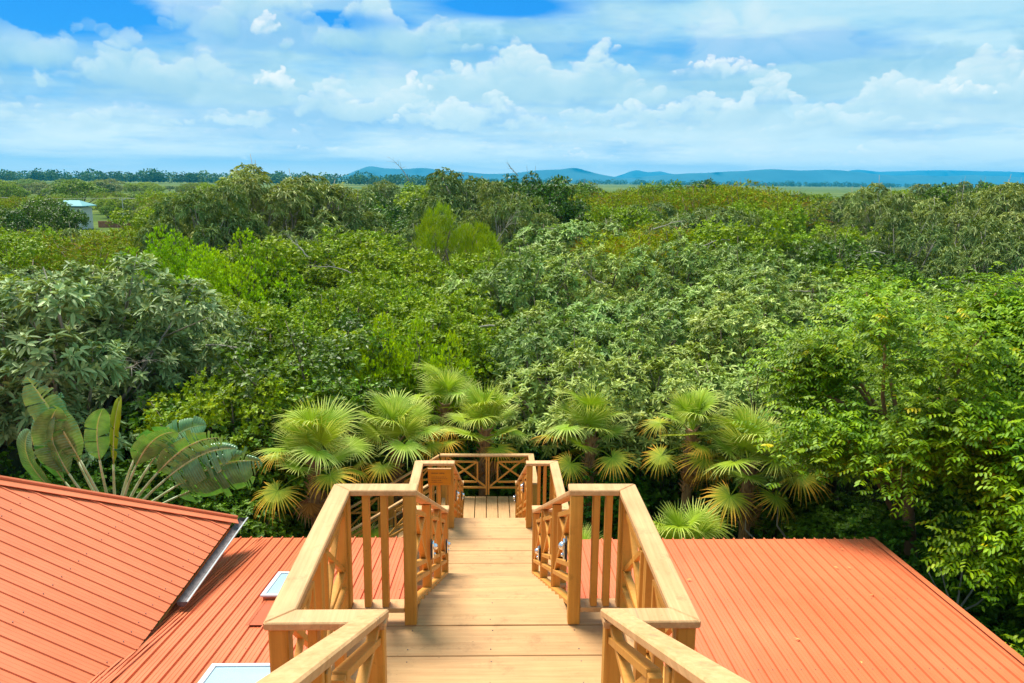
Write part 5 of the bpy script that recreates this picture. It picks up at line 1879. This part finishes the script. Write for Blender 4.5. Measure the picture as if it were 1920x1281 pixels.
for pi, (x, y, z, s, lab, nf) in enumerate(PALMS):
    root = empty('fan_palm', (x, y, 0), prng.uniform(0, 6.28))
    tag(root, lab, 'palm', 'fan palms beyond the stairs')
    rng = np.random.RandomState(40 + pi)
    m = MB()
    lean = Vector((rng.uniform(-.12, .12), rng.uniform(-.12, .12), 0))
    zt = max(.3, z - .1)
    m.tube([(0, 0, 0), lean * .4 + Vector((0, 0, zt * .5)), lean + Vector((0, 0, zt))], [.13 * s, .12 * s, .13 * s], 10)
    # leaf-base stubs give the trunk its ragged look
    nst = int(60 * min(1, z / 2.5))
    for k in range(nst):
        a = k * 2.4
        zz = zt - (k / nst) * min(1.6, zt * .8)
        c = lean * (zz / zt) + Vector((math.cos(a) * .10 * s, math.sin(a) * .10 * s, zz))
        e = c + Vector((math.cos(a) * .13, math.sin(a) * .13, .13))
        m.tube([c, e], [.028, .010], 4)
    m.build('trunk', M['fibre'], root, smooth=False)
    top = lean + Vector((0, 0, zt))
    for k in range(nf):
        u = (k + .5) / nf                      # 0 = youngest, upright; 1 = oldest, hanging
        el = 88 - 112 * u ** 1.15 + prng.uniform(-9, 9)
        if z < 2.2:
            el = 76 - 70 * u + prng.uniform(-8, 8)
        az = k * 137.5 + prng.uniform(-18, 18)
        if u > .90 and z > 2.2:
            me = FD[k % 2]
            el = prng.uniform(-72, -50)
        elif u > .68 and z > 2.2:
            me = FA[k % 3]
        else:
            me = FR[k % 4]
        o = link('frond', me, root, loc=top - Vector((0, 0, .45 * u * min(1, z / 3))))
        ss = s * prng.uniform(.76, 1.05) * (.9 if u < .1 else 1)
        o.scale = (ss, ss, ss)
        o.rotation_euler = (R(prng.uniform(-24, 24)), R(-el), R(az))
        o.rotation_mode = 'XYZ'

# ------------------------------------------------------------------ traveller's palm


def trav_mat():
    m, g, b, out = new_mat('paddle_leaf')
    t = attr_node(g, 't')           # 0 at midrib, 1 at margin
    rnd = attr_node(g, 'rnd')
    tc = g.node('ShaderNodeTexCoord')
    oi = g.node('ShaderNodeObjectInfo')
    n = g.noise(tc.outputs['Object'], 5, 5, .6)
    c = g.mixc(g.smooth(n, .35, .7), (0.045, 0.13, 0.045), (0.14, 0.28, 0.10))
    c = g.mixc(g.math('MULTIPLY', oi.outputs['Random'], .4), c, (0.24, 0.42, 0.13))
    c = g.mixc(g.smooth(t, .03, .10, 1, 0), c, (0.34, 0.42, 0.10))
    edge = g.smooth(g.math('ADD', t, g.math('MULTIPLY', g.math('SUBTRACT', n, .5), .25)), .97, 1.05)
    c = g.mixc(edge, c, (0.50, 0.38, 0.20))
    g.put(b.inputs['Base Color'], c)
    b.inputs['Roughness'].default_value = .32
    b.inputs['Specular IOR Level'].default_value = .6
    bp = g.node('ShaderNodeBump')
    bp.inputs['Strength'].default_value = .35
    bp.inputs['Distance'].default_value = .01
    wv = attr_node(g, 's')
    g.put(bp.inputs['Height'], g.math('SINE', g.math('MULTIPLY', wv, 190.0)))
    g.put(b.inputs['Normal'], bp.outputs[0])
    tr = g.node('ShaderNodeBsdfTranslucent')
    g.put(tr.inputs[0], g.mixc(1.0, c, (1.6, 2.4, .5), 'MULTIPLY'))
    mx = g.node('ShaderNodeMixShader')
    mx.inputs[0].default_value = .14
    g.put(mx.inputs[1], b.outputs[0])
    g.put(mx.inputs[2], tr.outputs[0])
    g.put(out.inputs[0], mx.outputs[0])
    return m


M['paddle'] = trav_mat()
M['paddle_yellow'] = leaf_mat('young_paddle_leaf', [(0.1934, 0.248, 0.0149), (0.245, 0.2852, 0.0248)], .4, .45, .5)
m_, g_, b_, o_ = new_mat('pale_petiole')
n_ = g_.noise(g_.node('ShaderNodeTexCoord').outputs['Object'], 7, 4, .6)
g_.put(b_.inputs['Base Color'], g_.ramp(n_, [(.3, (0.34, 0.42, 0.16)), (.7, (0.60, 0.64, 0.38))]))
b_.inputs['Roughness'].default_value = .4
M['petiole'] = m_

trav = empty('travellers_palm', (-7.35, 15.0, 0))
tag(trav, 'traveller\'s palm with torn paddle leaves fanned out behind the left roof', 'palm')
m = MB()
m.tube([(0, 0, 0), (0, 0, 1.6), (0, 0, 2.9)], [.17, .15, .13], 10)
m.build('trunk', M['fibre'], trav)
# fan angle (deg from vertical, + right), petiole length, blade length, width, bend (deg the blade bows outwards), tears, facing tilt, material
TL = [(-60, 1.15, 1.50, .56, 62, .15, 35, 0), (-49, 1.30, 1.60, .60, 66, .35, 30, 0), (-38, 1.40, 1.40, .54, 52, .3, -35, 0),
      (-28, 1.50, 1.35, .54, 26, .55, 35, 0), (-17, 1.55, 1.75, .56, -8, .5, -12, 0), (-8, 1.5, 1.05, .40, 26, .35, -45, 0),
      (1, 1.35, 1.35, .46, 14, .30, 50, 1), (8, 1.5, 1.0, .40, 56, .4, -50, 0), (14, 1.50, 1.15, .46, 48, .5, -30, 0),
      (21, 1.50, 1.35, .54, 44, .6, 28, 0), (30, 1.50, 1.50, .58, 40, .7, -18, 0), (38, 1.50, 1.55, .60, 36, .85, 30, 0),
      (47, 1.45, 1.75, .62, 34, .95, 12, 0), (56, 1.35, 1.50, .52, 26, .8, -20, 0)]
trr = random.Random(31)
for (a, Lp, Lb, Wb, bend, tear, tilt, yel) in TL:
    a0 = R(a)
    Lp *= .96
    Lb *= 1.06
    Wb *= 1.14
    tear *= .7
    base = Vector((math.sin(a0) * .12, 0, 2.72 + math.cos(a0) * .1))
    d0 = Vector((math.sin(a0), 0, math.cos(a0)))
    lean = Vector((0, trr.uniform(-.10, .10) - .05, 0))
    pts = []
    p = base.copy()
    ang = a0
    for i in range(7):
        pts.append(p.copy())
        ang += R(bend * .05)
        p = p + (Vector((math.sin(ang), 0, math.cos(ang))) + lean) * (Lp / 6)
    m = MB()
    m.tube(pts, [.045, .040, .034, .030, .027, .024, .020], 7)
    pet = m.build('petiole', M['petiole'], trav, smooth=True)
    # midrib
    n = 26
    mid = []
    p = pts[-1].copy()
    for i in range(n + 1):
        mid.append((p.copy(), ang))
        ang += R(bend) * (1.6 * i / n) / n * 1.6
        p = p + (Vector((math.sin(ang), 0, math.cos(ang))) + lean) * (Lb / n)
    V, F, T, Srnd, Sv = [], [], [], [], []
    ti = R(tilt)
    for sd in (-1, 1):
        k0 = 0
        while k0 < n:
            ln = n if tear < .12 else max(1, int(trr.expovariate(1) * 3.2 / (tear * 2.2 + .2)) + 1)
            k1 = min(n, k0 + ln)
            sag = trr.uniform(.0, .55) * (tear + .15)
            shift = trr.uniform(-.02, .05) * tear
            base_i = len(V)
            rows_ = []
            for k in range(k0, k1 + 1):
                u = k / n
                w = Wb * .5 * (math.sin(min(1, u * 3.2) * math.pi / 2) ** .8) * (math.cos(max(0, (u - .62) / .38) * math.pi / 2) ** .7 if u > .62 else 1)
                if k == k1 and k1 < n:
                    w *= .96
                c, an = mid[k]
                if k in (k0, k1) and 0 < k < n:
                    # pull the torn edge slightly apart
                    c = c + (mid[min(n, k + 1)][0] - mid[max(0, k - 1)][0]) * (.10 if k == k0 else -.10) * (1 if tear > .15 else 0)
                tan = Vector((math.sin(an), 0, math.cos(an)))
                lat = Vector((math.cos(an), 0, -math.sin(an))) * sd
                nor = Vector((0, -1, 0))
                lat2 = lat * math.cos(ti) + nor * (math.sin(ti) * sd)
                row = []
                for j in range(5):
                    v = j / 4
                    q = c + lat2 * (w * v) + tan * (w * v * .35) + nor * (.16 * w * math.sin(v * 2.6) + .05 * w * v * math.sin(k * .9 + a)) + Vector((0, 0, -1)) * (sag * w * v * v * 1.5) + tan * shift * v
                    V.append(q)
                    T.append(v)
                    Sv.append(u)
                    Srnd.append(trr.random())
                    row.append(len(V) - 1)
                rows_.append(row)
            for i in range(len(rows_) - 1):
                for j in range(4):
                    F.append((rows_[i][j], rows_[i][j + 1], rows_[i + 1][j + 1], rows_[i + 1][j]))
            k0 = k1
    me = np_mesh('blade', np.array([tuple(q) for q in V]), quads=np.array(F), attr={'t': T, 's': Sv, 'rnd': Srnd}, mat=M['paddle_yellow' if yel else 'paddle'], smooth=True)
    link('blade', me, pet)
    m = MB()
    m.tube([q[0] for q in mid[::3]], [.018 - .0017 * i for i in range(len(mid[::3]))], 6)
    m.build('midrib', M['petiole'], pet, smooth=True)

# ------------------------------------------------------------------ far-off woods


def far_wood(name, x0, x1, yd, hmin, hmax, label, n, seed, depth=60):
    rng = np.random.RandomState(seed)
    parts = []
    X = np.sort(rng.uniform(x0, x1, n))
    Y = yd + rng.rand(n) * depth
    Hh = rng.uniform(hmin, hmax, n) * (1 + .25 * (rng.rand(n) < .12))
    per = 70
    c = np.repeat(np.stack([X, Y, Hh * .58], 1), per, 0)
    r = np.repeat(np.stack([Hh * .46, Hh * .40, Hh * .42], 1), per, 0)
    d = sphere_pts(rng, n * per, -.8)
    P = c + d * r * rng.uniform(.8, 1.08, (n * per, 1))
    sz = np.repeat(Hh, per) * .17
    D = unit(d + rng.normal(0, .7, d.shape))
    up = unit(d + np.array([0, 0, .8]))
    a = leaves(P, D, up, sz, sz * .9, 'rhomb', .1, .15, rng, np.clip(np.repeat(rng.rand(n), per) * .7 + rng.rand(n * per) * .3, 0, 1))
    o = link(name, np_mesh(name, a[0], quads=a[1], attr={'rnd': a[2]}, mat=M['farwood']))
    return tag(o, label, 'wood', kind='stuff')


M['farwood'] = leaf_mat('far_wood_leaf', [(0.018, 0.065, 0.022), (0.035, 0.105, 0.03), (0.07, 0.16, 0.04), (0.15, 0.22, 0.06)], .7, .15, .2)
far_wood('far_wood', -900, -60, 1200, 11, 16.5, 'dark teal line of far woodland beyond the marsh on the left', 420, 3)
far_wood('far_wood', -160, 1900, 2700, 10, 17, 'thin far woodland line at the foot of the blue hills', 520, 4, 160)

# ------------------------------------------------------------------ wood behind the nearest three hundred trees
rng = np.random.RandomState(19)
n = 230
Y = rng.uniform(118, 215, n)
X = rng.uniform(-.24, .72, n) * Y
keep = ~((X / Y > .36) & (X / Y < .50))
X, Y = X[keep], Y[keep]
n = len(X)
Hh = rng.uniform(5.5, 8.6, n) * np.where(X / Y < -.12, .75, 1)
per = 260
c = np.repeat(np.stack([X, Y, Hh * .6], 1), per, 0)
r = np.repeat(np.stack([Hh * .5, Hh * .5, Hh * .38], 1), per, 0)
d = sphere_pts(rng, n * per, -.6)
P = c + d * r * rng.uniform(.75, 1.1, (n * per, 1))
sz = rng.uniform(.28, .5, n * per)
a = leaves(P, unit(d + rng.normal(0, .8, d.shape)), unit(d + np.array([0, 0, .8])), sz, sz * .6, 'rhomb', .2, .15, rng,
           np.clip(np.repeat(rng.rand(n), per) * .6 + rng.rand(n * per) * .4, 0, 1))
M['farmix'] = leaf_mat('wood_edge_leaf', [(0.0451, 0.0744, 0.0099), (0.0838, 0.124, 0.0174), (0.1419, 0.1736, 0.0198), (0.1805, 0.1612, 0.0298)], .5, .2, .4)
o = link('distant_wood', np_mesh('distant_wood', a[0], quads=a[1], attr={'rnd': a[2]}, mat=M['farmix']))
tag(o, 'unbroken treetops of the wood reaching back to the marsh', 'wood', kind='stuff')

# ------------------------------------------------------------------ haze
m = bpy.data.materials.new('air_haze')
m.use_nodes = True
nt = m.node_tree
nt.nodes.remove(nt.nodes['Principled BSDF'])
pv = nt.nodes.new('ShaderNodeVolumePrincipled')
pv.inputs['Color'].default_value = (0.015, 0.56, 1.0, 1)
pv.inputs['Density'].default_value = 1.0e-4
pv.inputs['Anisotropy'].default_value = 0.0
nt.links.new(pv.outputs[0], nt.nodes['Material Output'].inputs['Volume'])
mb = MB()
mb.box(-16500, 16500, -400, 13800, -20, 285)
hz = mb.build('haze', m)
tag(hz, kind='stuff')
